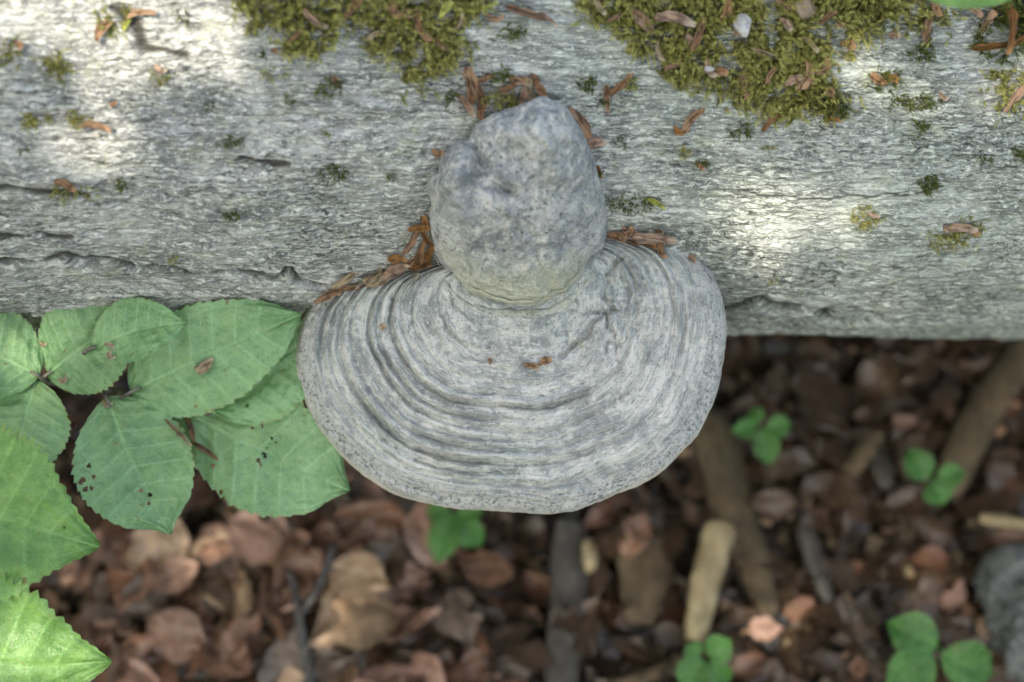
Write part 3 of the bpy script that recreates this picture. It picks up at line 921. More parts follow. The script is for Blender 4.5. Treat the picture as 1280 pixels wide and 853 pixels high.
MATS = [
    ([(712, -90), (722, 0), (748, 22), (788, 42), (800, 74), (838, 98), (872, 108), (900, 98), (926, 128), (958, 132), (986, 150), (1012, 132), (1040, 150), (1058, 128),
      (1032, 98), (1050, 62), (1070, 36), (1112, 22), (1160, 12), (1175, -90)], 0.085, 'moss', 0.0052, 'large olive moss mat draped over the top of the log right of the fungus', 0.62),
    ([(425, -60), (438, 10), (452, 42), (490, 68), (512, 92), (522, 118), (536, 86), (560, 72), (592, 60), (578, 40), (606, 18), (612, -60)], 0.06, 'moss', 0.0050,
     'olive moss patch with a pointed lower end above the fungus', 0.45),
    ([(280, -60), (296, 10), (312, 34), (350, 30), (366, 66), (388, 74), (412, 58), (424, 20), (424, -60)], 0.06, 'moss', 0.0055, 'blurred moss patch at the upper left edge of the log', 0.45),
    ([(1060, -60), (1064, 10), (1078, 26), (1110, 24), (1106, -60)], 0.07, 'mossd', 0.005, 'dark green moss strip bordering the large olive mat', 0.6),
    ([(1130, 40), (1142, 14), (1168, 6), (1200, 14), (1196, 44), (1180, 50), (1160, 40)], 0.06, 'moss', 0.0048, 'small olive moss patch below the green leaf tip at the top edge', 0.5),
    ([(1222, 60), (1230, 20), (1250, -30), (1330, -30), (1330, 70), (1270, 56), (1240, 72)], 0.06, 'mossd', 0.0052, 'dark moss in the upper right corner holding long brown scales', 0.5),
    ([(1226, 104), (1246, 96), (1270, 84), (1330, 70), (1330, 160), (1290, 150), (1262, 134), (1240, 120)], 0.05, 'moss', 0.0042, 'yellowish moss patch at the right edge of the log', 0.4),
    ([(-60, 40), (0, 44), (24, 52), (30, 70), (10, 74), (-60, 80)], 0.05, 'mossl', 0.0045, 'blurred yellow-green moss patch at the far left edge of the log', 0.4),
    ([(50, 60), (70, 62), (84, 80), (66, 98), (58, 84)], 0.06, 'mossl', 0.0045, 'small pale moss clump beside the sunlit bark at far left', 0.5),
    ([(1160, 312), (1165, 292), (1190, 282), (1225, 270), (1240, 292), (1246, 300), (1210, 306), (1180, 318)], 0.10, 'moss', 0.0026, 'thin film of short moss under a brown scale at right', 0.5),
    ([(56, 240), (80, 232), (112, 238), (130, 236), (128, 246), (90, 252), (62, 250)], 0.08, 'moss', 0.0026, 'thin streak of short moss below a rust scale at left', 0.5),
    ([(118, 2), (160, 0), (156, 30), (140, 44), (124, 30)], 0.04, 'mossl', 0.0042, 'sunlit yellow moss wisps at the upper left edge', 0.3),
]
for poly, dens, mt, sz, lab, edge in MATS:
    moss('moss_mat', poly_spots(poly, dens * 1.45, edge * 0.45), M[mt], sz * 0.9, lab, kind='stuff')

TUFTS = [  # px, py, rx, ry, shoots, material, size, label
    (95, 149, 13, 12, 40, 'moss', .0045, 'round moss tuft behind the orange scale at left'),
    (38, 150, 12, 11, 34, 'moss', .0045, 'small olive moss tuft left of the sunlit bark'),
    (60, 152, 8, 5, 14, 'moss', .004, 'tiny moss tuft between two rounder tufts at far left'),
    (288, 176, 19, 7, 44, 'mossd', .0032, 'flat dull green moss tuft on the bark left of centre'),
    (413, 107, 17, 11, 44, 'mossd', .0042, 'dark moss tuft holding a brown scale left of the fungus top'),
    (418, 213, 24, 9, 60, 'mossd', .0036, 'elongated dark moss tuft left of the fungus'),
    (490, 221, 7, 5, 12, 'mossd', .0030, 'tiny moss speck nearest the left flank of the fungus'),
    (289, 268, 12, 8, 30, 'mossd', .0034, 'small dark moss tuft on the pale sun-flecked bark'),
    (218, 322, 12, 6, 16, 'moss', .0030, 'small moss tuft beside the white fleck above the crack'),
    (197, 99, 15, 8, 26, 'mossl', .0040, 'pale moss tuft on the upper left bark'),
    (150, 226, 11, 8, 22, 'mossd', .0036, 'dark moss tuft right of the thin moss streak'),
    (229, 20, 8, 6, 14, 'mossd', .0042, 'small dark moss tuft near the top edge left of the moss patches'),
    (344, 91, 12, 6, 18, 'moss', .0040, 'small olive moss tuft under the blurred upper left patch'),
    (364, 126, 8, 5, 12, 'mossd', .0036, 'tiny dark moss tuft below and left of the scale-bearing tuft'),
    (326, 68, 8, 5, 12, 'mossd', .0036, 'tiny moss tuft just under the blurred upper patch'),
    (640, 40, 18, 11, 40, 'mossd', .0042, 'dark moss tuft near the long straw scale at the top'),
    (560, 118, 11, 9, 26, 'mossd', .0042, 'dark moss tuft left of the scale bundle'),
    (626, 92, 13, 10, 40, 'mossd', .0045, 'deep green moss tuft behind the scales crowning the fungus'),
    (628, 124, 26, 12, 70, 'moss', .0048, 'olive moss tuft wedged against the top of the fungus'),
    (734, 104, 14, 11, 44, 'mossd', .0042, 'round green moss tuft above right of the fungus'),
    (752, 128, 7, 5, 12, 'mossd', .0034, 'tiny moss speck below the round green tuft'),
    (790, 106, 10, 9, 26, 'moss', .0042, 'moss tuft at the upper end of two crossed scales'),
    (788, 253, 34, 13, 96, 'mossd', .0034, 'low dark moss patch touching the right flank of the fungus'),
    (776, 176, 16, 9, 30, 'mossd', .0030, 'sparse dark moss specks right of the fungus shoulder'),
    (748, 214, 9, 8, 16, 'mossd', .0034, 'tiny moss tuft hugging the fungus at right'),
    (855, 188, 10, 9, 22, 'moss', .0036, 'wispy olive moss tuft below the forked brown scale'),
    (878, 205, 13, 8, 26, 'mossd', .0034, 'dark moss tuft with a brown fleck under the wispy tuft'),
    (925, 161, 17, 9, 44, 'mossd', .0038, 'dark moss tuft between the forked and the slanting scale'),
    (958, 184, 13, 6, 16, 'moss', .0028, 'faint thin moss specks under the slanting scale'),
    (1022, 122, 26, 12, 90, 'mossd', .0046, 'dark moss clump hanging from the lower edge of the large mat'),
    (1046, 136, 16, 12, 60, 'mossd', .0046, 'dark bulging moss tuft at the right end of the hanging clump'),
    (1062, 70, 10, 8, 24, 'moss', .0042, 'small moss tuft beside the right edge of the large mat'),
    (1106, 100, 22, 14, 80, 'mossd', .0045, 'dark moss tuft mixed with rust scales right of the large mat'),
    (1152, 66, 18, 13, 64, 'mossd', .0045, 'dark moss tuft under the upright rust scale'),
    (1140, 128, 36, 10, 100, 'mossd', .0042, 'long dark moss tuft lying across the bark at right'),
    (1148, 156, 13, 9, 36, 'mossd', .0040, 'small dark moss tuft just below the long one'),
    (1160, 229, 14, 14, 56, 'mossd', .0042, 'upright dark moss tuft on the clear bark at right'),
    (1080, 270, 20, 15, 84, 'moss', .0036, 'neat round cushion of olive moss on the clear bark'),
    (1231, 199, 11, 7, 24, 'mossd', .0036, 'small moss tuft near the right edge above the upright tuft'),
    (1276, 192, 12, 14, 40, 'mossd', .0042, 'dark moss tuft cut by the right edge of the picture'),
    (968, 349, 10, 5, 14, 'moss', .0024, 'tiny moss specks on the sunlit streak'),
    (1140, 172, 8, 5, 10, 'mossd', .0030, 'tiny moss fleck between two dark tufts at right'),
    (30, 190, 8, 4, 10, 'mossd', .0034, 'tiny blurred moss fleck at the left edge'),
    (262, 132, 9, 6, 14, 'mossd', .0034, 'tiny dark moss fleck in the middle of the upper left bark'),
    (405, 166, 8, 6, 12, 'mossd', .0032, 'tiny moss fleck above the elongated tuft'),
    (1105, 272, 8, 4, 8, 'moss', .0022, 'scant moss fleck right of the neat cushion'),
]
for px, py, rx, ry, n, mt, sz, lab in TUFTS:
    moss('moss_tuft', blob_spots(px, py, rx, ry, int(n * 1.9)), M[mt], sz * 0.55, lab, 'moss tufts dotted over the bark', lean=0.35, mound=sz * 0.5)

# ------------------------------------------------------------------ papery bud scales
def scale_mesh(seed):
    r_ = np.random.default_rng(seed)
    nu, nv_ = 15, 7
    u = np.linspace(0, 1, nu); v = np.linspace(-1, 1, nv_)
    U, Vv = np.meshgrid(u, v, indexing='ij')
    hw = np.sin(np.pi * np.clip(U * r_.uniform(0.72, 1.0) + 0.03, 0.02, 0.985) ** r_.uniform(0.6, 1.1)) ** 0.6 * 0.42 + 0.05
    hw = hw * (1 + 0.22 * noise(U * 7, np.sign(Vv) * 3.0 + 0 * U, None, seed))
    bend = r_.uniform(-0.9, 0.9); cup = r_.uniform(0.5, 1.1); tw = r_.uniform(-0.5, 0.5); arch = r_.uniform(-0.15, 0.35)
    y = hw * Vv
    x = U - 0.5
    z = cup * y * y * 1.6 + arch * (1 - (2 * U - 1) ** 2) * 0.6
    # width is scaled later through the object's y scale
    ya = y * np.cos(tw * (U - 0.5)) ; z = z + y * np.sin(tw * (U - 0.5))
    ya = ya + bend * (U - 0.5) ** 2 * 2
    z += 0.10 * fbm(U * 4 + seed, Vv * 2, None, 2, seed)
    top = np.stack([x, ya, z], -1)
    bot = top - np.array([0, 0, 0.035])
    n = nu * nv_
    V = np.concatenate([top.reshape(-1, 3), bot.reshape(-1, 3)])
    q1 = grid_quads(nu, nv_); q2 = q1[:, ::-1] + n
    bd = [i * nv_ for i in range(nu)] + [(nu - 1) * nv_ + j for j in range(1, nv_)] + [i * nv_ + nv_ - 1 for i in range(nu - 2, -1, -1)] + [j for j in range(nv_ - 2, 0, -1)]
    q3 = [(bd[k], bd[(k + 1) % len(bd)], bd[(k + 1) % len(bd)] + n, bd[k] + n) for k in range(len(bd))]
    return mesh_np('bud_scale', V, np.concatenate([q1, q2, np.array(q3)]))
SC = {}
def scale_mesh_for(i, mt):
    if (i, mt) not in SC:
        me = scale_mesh(400 + i); me.materials.append(M[mt]); SC[(i, mt)] = me
    return SC[(i, mt)]

def scale(px, py, ang, L, W, mt, label, group=None, lift=1.0, tilt=0.0, roll=0.0, name='bud_scale', cat='bud scale'):
    h = hit(px, py)
    if h is None: return
    p, n = h
    n = (n * 0.6 + CV * 0.6).normalized()
    a = R(ang)
    x = AX * math.cos(a) - UP * math.sin(a)
    x = (x - n * x.dot(n)).normalized()
    y = n.cross(x)
    k = (CAM - p).length / DIST * MPP
    o = obj(name, scale_mesh_for(random.randrange(9), mt))
    rot = Matrix((x, y, n)).transposed().to_4x4() @ Matrix.Rotation(R(roll), 4, 'X') @ Matrix.Rotation(R(tilt), 4, 'Y')
    o.matrix_world = Matrix.Translation(p + n * (0.0006 + lift * 0.001)) @ rot @ Matrix.Diagonal((L * k, W * k * 1.15, L * k * 0.45, 1))
    return tag(o, label, cat, group or 'papery brown bud scales')

PL = 'rust bud scale in the heap filling the left cleft of the fungus'
PR = 'pinkish brown bud scale in the heap at the right cleft of the fungus'
PT = 'brown bud scale bunched at the top of the upper lobe'
SCALES = [
    # left cleft heap
    (412, 365, -28, 46, 11, 'rust', 'dark rust bud scale at the far left end of the left heap', 0.5, 0, 20),
    (434, 348, -40, 44, 9, 'straw', 'long straw bud scale sloping above the dark rust one', 1.0, 0, 0),
    (466, 343, -36, 30, 9, 'straw', 'leftmost short straw scale in the middle of the left heap', 1.2, 0, 10), (474, 341, -34, 44, 10, 'straw', 'longer straw scale in the middle of the left heap', 1.6, 0, -15), (486, 341, -30, 40, 12, 'pink', 'broad pinkish scale in the middle of the left heap', 1.4, 0, 10), (497, 333, -14, 34, 10, 'pink', 'pinkish scale lying flat under the glossy amber one in the left heap', 2.0, 0, 0),
    (458, 349, 15, 10, 7, 'rust', 'small rust scrap below the long straw scale of the left heap', 0.6, 0, 0), (497, 319, 2, 24, 10, 'amber', 'glossy amber bud scale topping the left heap', 1.5, 0, 0),
    (509, 349, 98, 34, 8, 'straw', 'straw bud scale hanging upright over the cap edge', 3.0, 0, 0),
    (529, 340, -14, 36, 20, 'amber', 'plump glossy amber bud husk wedged against the upper lobe', 3.0, 0, 0),
    (517, 300, -62, 46, 8, 'rust', 'rust scale slanting up along the bark in the left heap', 1.5, 0, 0), (524, 312, -80, 40, 9, 'rust', 'steep rust scale close to the upper lobe in the left heap', 1.0, 0, 0), (533, 296, 62, 44, 7, 'amber', 'amber scale slanting down beside the upper lobe in the left heap', 1.5, 0, 0), (522, 281, -10, 26, 10, 'amber', 'ragged amber bud scale at the upper end of the left heap', 1.5, 0, 0),
    (529, 323, 40, 30, 9, 'rust', 'rust scale just above the plump amber husk', 0.5, 0, 0), (536, 316, -75, 30, 9, 'amber', 'steep amber scale squeezed against the upper lobe above the husk', 0.5, 0, 0), (512, 327, -50, 34, 8, 'rust', 'rust scale left of the plump amber husk', 1.0, 0, 0), (519, 334, -60, 30, 8, 'amber', 'amber scale partly hidden behind the plump husk', 0.3, 0, 0),
    (531, 276, 70, 26, 8, 'amber', 'topmost steep amber scale of the left heap', 0.5, 0, 0), (444, 357, -12, 34, 8, 'rust', 'thin rust scale at the foot of the long straw one', 0.4, 0, 0),
    (456, 357, 30, 9, 7, 'rust', 'tiny rust crumb on the ridged cap below the left heap', 0.3, 0, 0),
    # right cleft heap
    (800, 297, 10, 54, 15, 'pink', 'broad pinkish scale in the front of the right heap', 2.0, 0, 0), (817, 293, 12, 60, 11, 'pink', 'long pale bud scale on top of the right heap', 2.6, 0, 0), (782, 291, -32, 30, 9, 'rust', 'short rust scale slanting up in the right heap', 1.5, 0, 0),
    (770, 294, 12, 26, 10, 'rust', 'rust scale touching the upper lobe in the right heap', 1.0, 0, 0), (804, 307, 4, 30, 10, 'amber', 'amber scale peeping out under the broad one in the right heap', 0.8, 0, 0), (825, 313, 78, 24, 9, 'rust', 'dark rust bud scale hanging at the right end of the right heap', 1.5, 0, 0),
    (823, 288, 60, 10, 6, 'rust', 'tiny rust scale sticking up behind the right heap', 0.6, 0, 0), (864, 324, 30, 11, 8, 'rust', 'single rust crumb where the right flank meets the log', 0.5, 0, 0), (785, 304, 20, 22, 7, 'rust', 'lowest small rust scale of the right heap', 0.4, 0, 0),
    # crown of the fungus
    (590, 104, 84, 52, 15, 'rust', 'broad rust bud scale standing left of the fungus top', 2.0, 0, 0), (598, 112, 70, 56, 11, 'rust', 'narrow rust scale leaning on the broad one left of the fungus top', 1.2, 0, 0), (583, 132, 52, 38, 8, 'pink', 'pale bud scale leaning at the left foot of the bunch', 1.2, 0, 0),
    (601, 140, 100, 24, 9, 'rust', 'short rust scale at the foot of the bunch left of the fungus top', 0.8, 0, 0), (606, 95, -18, 22, 8, 'rust', 'small rust scale pointing right above the bunch at the fungus top', 0.6, 0, 0), (636, 106, -30, 30, 9, 'rust', 'rust scale slanting left over the moss at the fungus top', 1.0, 0, 0), (655, 118, 100, 34, 9, 'pink', 'pinkish scale hanging upright at the fungus top', 1.8, 0, 0), (646, 101, 10, 24, 9, 'rust', 'flat rust scale above the upright pinkish one', 1.0, 0, 0),
    (673, 110, 52, 36, 10, 'rust', 'rust scale slanting down to the tip of the upper lobe', 1.6, 0, 0), (666, 122, 50, 22, 13, 'straw', 'broad straw scale resting on the tip of the upper lobe', 1.4, 0, 0), (661, 100, 50, 13, 9, 'straw', 'small whitish scale among the bunch at the fungus top', 2.0, 0, 0), (669, 97, 70, 18, 8, 'rust', 'short steep rust scale behind the whitish one at the fungus top', 0.5, 0, 0),
    (726, 152, 56, 46, 13, 'rust', 'folded rust bud scale hugging the right shoulder of the upper lobe', 1.6, 0, 0), (744, 178, -12, 26, 13, 'pink', 'broad pale pink scale at the right shoulder of the upper lobe', 1.4, 0, 0),
    (757, 124, 84, 36, 7, 'rust', 'upright scale of the crossed pair right of the fungus top', 1.0, 0, 0), (776, 108, -42, 44, 8, 'rust', 'slanting scale of the crossed pair right of the fungus top', 1.0, 0, 0),
    (747, 214, 70, 18, 8, 'amber', 'small amber scale stuck to the right flank of the upper lobe', 0.8, 0, 0), (547, 193, 10, 14, 9, 'rust', 'small orange scale stuck to the left shoulder of the upper lobe', 0.8, 0, 0),
    # scattered on the bark
    (864, 150, -48, 40, 10, 'rust', 'long arm of the forked brown scale on the bark', 1.2, 0, 0), (848, 163, 30, 18, 9, 'amber', 'short arm of the forked brown scale on the bark', 0.8, 0, 0),
    (962, 152, -44, 32, 7, 'rust', 'slanting scale hanging below the large moss mat', 1.0, 0, 0), (876, 206, 40, 12, 6, 'rust', 'brown fleck in the dark moss tuft', 1.5, 0, 0),
    (661, 20, 16, 60, 9, 'pink', 'long thin pale scale lying near the top edge', 1.0, 0, 0), (683, 26, 30, 34, 6, 'pink', 'short thin pale scale beside the long thin one', 1.4, 0, 0), (618, 26, 10, 22, 9, 'rust', 'small rust scale left of the long pale one', 0.8, 0, 0),
    (526, 38, 66, 40, 9, 'rust', 'rust scale lying in the pointed moss patch', 4.0, 0, 0), (510, 13, 4, 30, 10, 'rust', 'flat rust scale at the top of the pointed moss patch', 4.0, 0, 0), (492, 16, 80, 22, 10, 'rust', 'short rust scale upright in the pointed moss patch', 4.0, 0, 0),
    (440, 12, -50, 38, 9, 'rust', 'rust scale between the two upper left moss patches', 2.0, 0, 0), (391, 26, 36, 36, 8, 'pink', 'pinkish scale on the blurred upper left moss patch', 4.5, 0, 0), (421, 99, 70, 14, 7, 'rust', 'rust fleck on the dark moss tuft left of the fungus', 2.0, 0, 0),
    (120, 160, 6, 38, 9, 'rust', 'bright orange scale beside the round moss tuft at left', 1.2, 0, 0), (83, 229, 28, 28, 10, 'rust', 'rust scale lying in a bark hollow at far left', 1.2, 0, 0), (143, 132, -40, 10, 6, 'rust', 'tiny orange crumb above the bright orange scale', 0.6, 0, 0),
    (178, 18, -8, 36, 8, 'rust', 'blurred orange scale on sunlit bark at the upper left', 1.0, 0, 0), (130, 36, -50, 40, 11, 'rust', 'wide blurred orange scale on sunlit bark at the upper left', 1.2, 0, 0), (24, 55, 50, 12, 8, 'rust', 'tiny orange fleck in the far left moss', 3.0, 0, 0),
    (200, 92, 20, 16, 8, 'pink', 'pale fleck on the pale moss tuft at left', 2.0, 0, 0), (344, 66, 20, 10, 6, 'rust', 'tiny rust fleck under the blurred moss patch', 1.0, 0, 0),
    # in the large mat
    (846, 28, 14, 52, 13, 'pink', 'broad pinkish scale lying across the left of the large moss mat', 5.0, 0, 0), (806, 16, 58, 46, 12, 'pink', 'slanting pinkish scale at the upper left of the large moss mat', 5.0, 0, 0), (873, 44, -70, 44, 9, 'rust', 'rust scale standing in the large moss mat', 5.0, 0, 0), (862, 51, 20, 16, 10, 'pink', 'small pink scale below the broad one in the mat', 5.0, 0, 0),
    (905, 12, -80, 28, 11, 'rust', 'rust scale near the top edge above the stone chip', 5.0, 0, 0), (920, 32, -60, 26, 8, 'pink', 'pale scale touching the grey stone chip', 5.0, 0, 0), (975, 6, 28, 30, 10, 'rust', 'rust scale left of the whitish chip at the top', 5.0, 0, 0), (982, 34, 50, 22, 8, 'pink', 'narrow pink scale under the whitish chip', 5.0, 0, 0),
    (1005, 96, -70, 36, 12, 'rust', 'brown scale cupped over the hanging dark moss', 4.0, 0, 0), (1024, 88, -30, 26, 14, 'rust', 'folded pinkish brown scale on the hanging dark moss', 4.0, 0, 0), (988, 98, -20, 24, 10, 'pink', 'pale brown scale left of the folded one on the mat edge', 4.0, 0, 0), (926, 110, 70, 36, 8, 'rust', 'rust scale at the lower fringe of the large moss mat', 3.0, 0, 0),
    (884, 84, 60, 26, 9, 'pink', 'small pale scale low in the large moss mat', 4.0, 0, 0), (900, 90, 10, 18, 9, 'rust', 'small rust scale low in the large moss mat', 4.0, 0, 0), (1034, 114, 20, 14, 10, 'rust', 'rust fleck in the middle of the hanging dark moss', 4.0, 0, 0), (1042, 148, 10, 14, 6, 'amber', 'amber fleck at the bottom of the hanging dark moss', 3.0, 0, 0),
    (1046, 32, 6, 14, 8, 'rust', 'small rust fleck at the right rim of the large mat', 3.0, 0, 0), (1060, 55, 20, 20, 10, 'rust', 'rust crumb on bare bark beside the large mat', 1.0, 0, 0), (1118, 42, 0, 14, 9, 'pink', 'pale crumb on bare bark right of the large mat', 1.0, 0, 0), (1070, 46, -60, 18, 8, 'rust', 'narrow rust crumb on bare bark beside the large mat', 1.0, 0, 0),
    (1096, 96, 34, 26, 10, 'rust', 'rust scale tucked into the dark tuft right of the mat', 2.5, 0, 0), (1112, 100, 10, 18, 9, 'amber', 'amber scale tucked into the dark tuft right of the mat', 2.5, 0, 0), (1158, 36, -76, 40, 9, 'rust', 'upright rust scale above a dark tuft at right', 3.0, 0, 0), (1164, 12, 88, 30, 10, 'rust', 'dark rust scale near the green leaf at the top', 4.0, 0, 0),
    (1213, 14, 30, 30, 11, 'rust', 'broad rust scale right of the green leaf at the top', 3.0, 0, 0), (1256, 36, 86, 64, 10, 'amber', 'long amber scale standing in the upper right corner', 4.0, 0, 0), (1240, 62, -8, 54, 8, 'amber', 'long curved amber scale across the corner moss', 3.0, 0, 0), (1272, 46, -30, 36, 9, 'amber', 'amber scale at the right edge of the corner moss', 4.0, 0, 0), (1230, 26, -60, 30, 10, 'rust', 'rust scale at the left rim of the corner moss', 3.0, 0, 0),
    (1266, 116, -56, 52, 9, 'pink', 'long pale scale across the moss at the right edge', 3.5, 0, 0), (1176, 124, 36, 14, 6, 'pink', 'pale fleck at the end of the long dark tuft', 2.0, 0, 0),
    (1200, 282, 6, 44, 11, 'pink', 'pinkish scale with a torn end on the thin moss at right', 1.2, 0, 0), (1212, 286, 26, 26, 9, 'rust', 'rust scale under the torn pinkish one at right', 0.8, 0, 0), (1088, 266, 20, 18, 5, 'pink', 'pale sliver on the neat moss cushion', 4.0, 0, 0),
    (158, 28, -60, 26, 7, 'lime', 'yellowish wisp on sunlit bark at the upper left', 2.0, 0, 0),
    (818, 252, 28, 30, 6, 'lime', 'curled yellow-green scale beside the low dark moss patch', 1.4, 0, 0), (556, 14, -56, 26, 9, 'lime', 'pale green leaf scrap in the pointed moss patch', 4.5, 0, 0), (602, 12, -16, 40, 6, 'lime', 'thin pale green shred right of the pointed moss patch', 3.0, 0, 0),
    (742, 14, 40, 26, 7, 'straw', 'thin straw husk at the left tip of the large moss mat', 4.0, 0, 0), (768, 30, -30, 24, 6, 'rust', 'thin rust husk near the left tip of the large moss mat', 4.0, 0, 0), (820, 62, 70, 26, 6, 'straw', 'thin straw husk in the left half of the large moss mat', 4.0, 0, 0),
    (838, 82, -20, 24, 6, 'rust', 'thin rust husk low on the left of the large moss mat', 4.0, 0, 0), (952, 66, 15, 28, 6, 'straw', 'thin straw husk below the grey stone chip', 4.0, 0, 0), (962, 96, -62, 24, 6, 'rust', 'thin rust husk in the lower middle of the large moss mat', 4.0, 0, 0),
    (1012, 56, 44, 26, 6, 'straw', 'thin straw husk in the right half of the large moss mat', 4.0, 0, 0), (1032, 22, -38, 26, 6, 'rust', 'thin rust husk at the upper right of the large moss mat', 4.0, 0, 0), (1092, 8, 24, 26, 6, 'straw', 'thin straw husk at the right end of the large mat near the top edge', 3.0, 0, 0),
    (470, 44, -28, 26, 6, 'straw', 'thin straw husk at the left of the pointed moss patch', 4.0, 0, 0), (548, 52, 34, 24, 6, 'rust', 'thin rust husk at the right of the pointed moss patch', 4.0, 0, 0), (576, 26, -64, 24, 6, 'straw', 'thin straw husk at the upper right of the pointed moss patch', 4.0, 0, 0),
    (330, 14, 24, 28, 7, 'straw', 'blurred straw husk on the upper left moss patch', 4.0, 0, 0), (374, 52, -40, 24, 6, 'rust', 'blurred rust husk low on the upper left moss patch', 4.0, 0, 0),
    # on the cap
    (681, 452, -22, 18, 9, 'rust', 'small rust scale lying in the middle of the cap', 0.8, 0, 0), (664, 455, 8, 20, 7, 'rust', 'brown crumb left of the scale in the middle of the cap', 0.4, 0, 0), (479, 408, -50, 10, 7, 'straw', 'tiny straw crumb on the left ridges of the cap', 0.5, 0, 0),
    (376, 398, -30, 11, 8, 'pink', 'tiny pale crumb at the left corner of the cap', 0.5, 0, 0), (612, 453, 70, 10, 4, 'rust', 'tiny brown crumb in a crease on the cap', 0.3, 0, 0),
]
for e in SCALES:
    scale(e[0], e[1], e[2], e[3], e[4], e[5], e[6], None, e[7], e[8], e[9])

# ------------------------------------------------------------------ stone chips on the log
def chip_mesh(seed, w, h, d):
    import bmesh
    bm = bmesh.new()
    bmesh.ops.create_icosphere(bm, subdivisions=3, radius=1)
    r_ = np.random.default_rng(seed)
    ps = [Vector(r_.normal(size=3)).normalized() for _ in range(9)]
    for v in bm.verts:
        c = v.co.copy()
        for q in ps:
            e = c.dot(q) - 0.72
            if e > 0: c -= q * e * 0.9
        v.co = Vector((c.x * w, c.y * h, c.z * d)) * (1 + 0.05 * float(r_.normal()) * 0.3)
    me = bpy.data.meshes.new('stone_chip'); bm.to_mesh(me); bm.free()
    return me
for px, py, w, h, lab, mt in ((930, 40, 13, 17, 'flat grey stone chip lying on the large moss mat', 'stone'), (1003, 12, 16, 16, 'whitish wood chip at the top of the large moss mat', 'straw'),
                              (884, 92, 7, 5, 'tiny white stone chip low in the large moss mat', 'stone')):
    p, n = hit(px, py, (log,))
    o = obj('stone_chip', chip_mesh(int(px), w * MPP * .9, h * MPP * .9, 5 * MPP), M[mt])
    z = (n + CV).normalized(); x = (AX - z * AX.dot(z)).normalized()
    o.matrix_world = Matrix.Translation(p + z * 0.0065) @ Matrix((x, z.cross(x), z)).transposed().to_4x4()
    tag(o, lab, 'stone' if mt == 'stone' else 'wood chip')

# ------------------------------------------------------------------ leaves
def leaf_mesh(name, base, tip, width, cb, ct, roll=0.0, fold=0.12, droop=0.05, curve=0.0, nveins=8, nu=130, nv_=56, holes=(), seed=0, shape=0.85, corr=1.0, tooth=0.022, tip_k=0.5, tip_u=0.86, tmul=2.0):
    B = at(base[0], base[1], cb); T = at(tip[0], tip[1], ct)
    x = (T - B); L = x.length; x.normalize()
    z = (CV - x * CV.dot(x)).normalized(); y = z.cross(x)
    if roll:
        q = Matrix.Rotation(R(roll), 3, x); z = q @ z; y = q @ y
    W = width * MPP
    u = np.linspace(0, 1, nu); v = np.linspace(-1, 1, nv_)
    U, Vv = np.meshgrid(u, v, indexing='ij')
    prof = np.sin(np.pi * np.clip(U, 0, 1) ** shape) ** 0.68
    prof = prof * (1 - tip_k * sstep(tip_u, 1.0, U)) + 0.006
    av = np.abs(Vv)
    ph = U * nveins - 0.75 * av * (1 - 0.35 * U) * 1.6
    ph2 = ph * tmul
    teeth = (ph2 - np.floor(ph2))
    prof = prof * (1 + tooth * (1.3 * teeth - 0.65) * sstep(0.5, 1, av) * 2 + 0.03 * fbm(U * 16, np.sign(Vv) * 3.3 + 0 * U, None, 3, seed))
    hw = W / 2 * prof
    yy = hw * Vv + curve * W * (np.sin(np.pi * U)) * 0.5
    xx = U * L
    d = np.abs(ph - np.round(ph))
    zz = fold * hw * av - droop * L * (2 * U - 1) ** 2
    zz += corr * W * 0.012 * np.cos(2 * np.pi * ph) * av ** 0.5 * (1 - 0.4 * av)          # blade bulges between the side veins
    zz += 0.055 * W * fbm(U * 3 + seed, Vv * 2, None, 4, seed + 3)
    zz -= 0.010 * W * np.exp(-(yy - curve * W * np.sin(np.pi * U) * .5) ** 2 / (0.018 * W) ** 2)
    vein = np.exp(-(d / 0.030) ** 2) * sstep(1.0, 0.7, av) * 0.62
    vein = np.maximum(vein, np.exp(-(hw * Vv / (0.009 * W * (1.25 - U))) ** 2))
    Pp = np.array(B)[None, None] + xx[..., None] * np.array(x) + yy[..., None] * np.array(y) + zz[..., None] * np.array(z)
    quads = grid_quads(nu, nv_)
    if holes:
        F = Pp.reshape(-1, 3)[quads].mean(1)
        keep = np.ones(len(quads), bool)
        q = F - np.array(CAM)
        zc = q @ np.array(DV); k = 36.0 / LENS / 1280.0
        fx = 640 + (q @ np.array(AX)) / zc / k; fy = 426.5 - (q @ np.array(UP)) / zc / k
        for hx, hy, hr in holes:
            keep &= np.hypot(fx - hx, (fy - hy) * 0.9) > hr * (1 + 0.35 * noise(fx / 4, fy / 4, None, 3))
        quads = quads[keep]
    me = mesh_np(name, Pp, quads)
    attr_f(me, 'vein', np.clip(vein, 0, 1)); attr_v(me, 'lf', np.stack([U, Vv, 0 * U], -1))
    return me

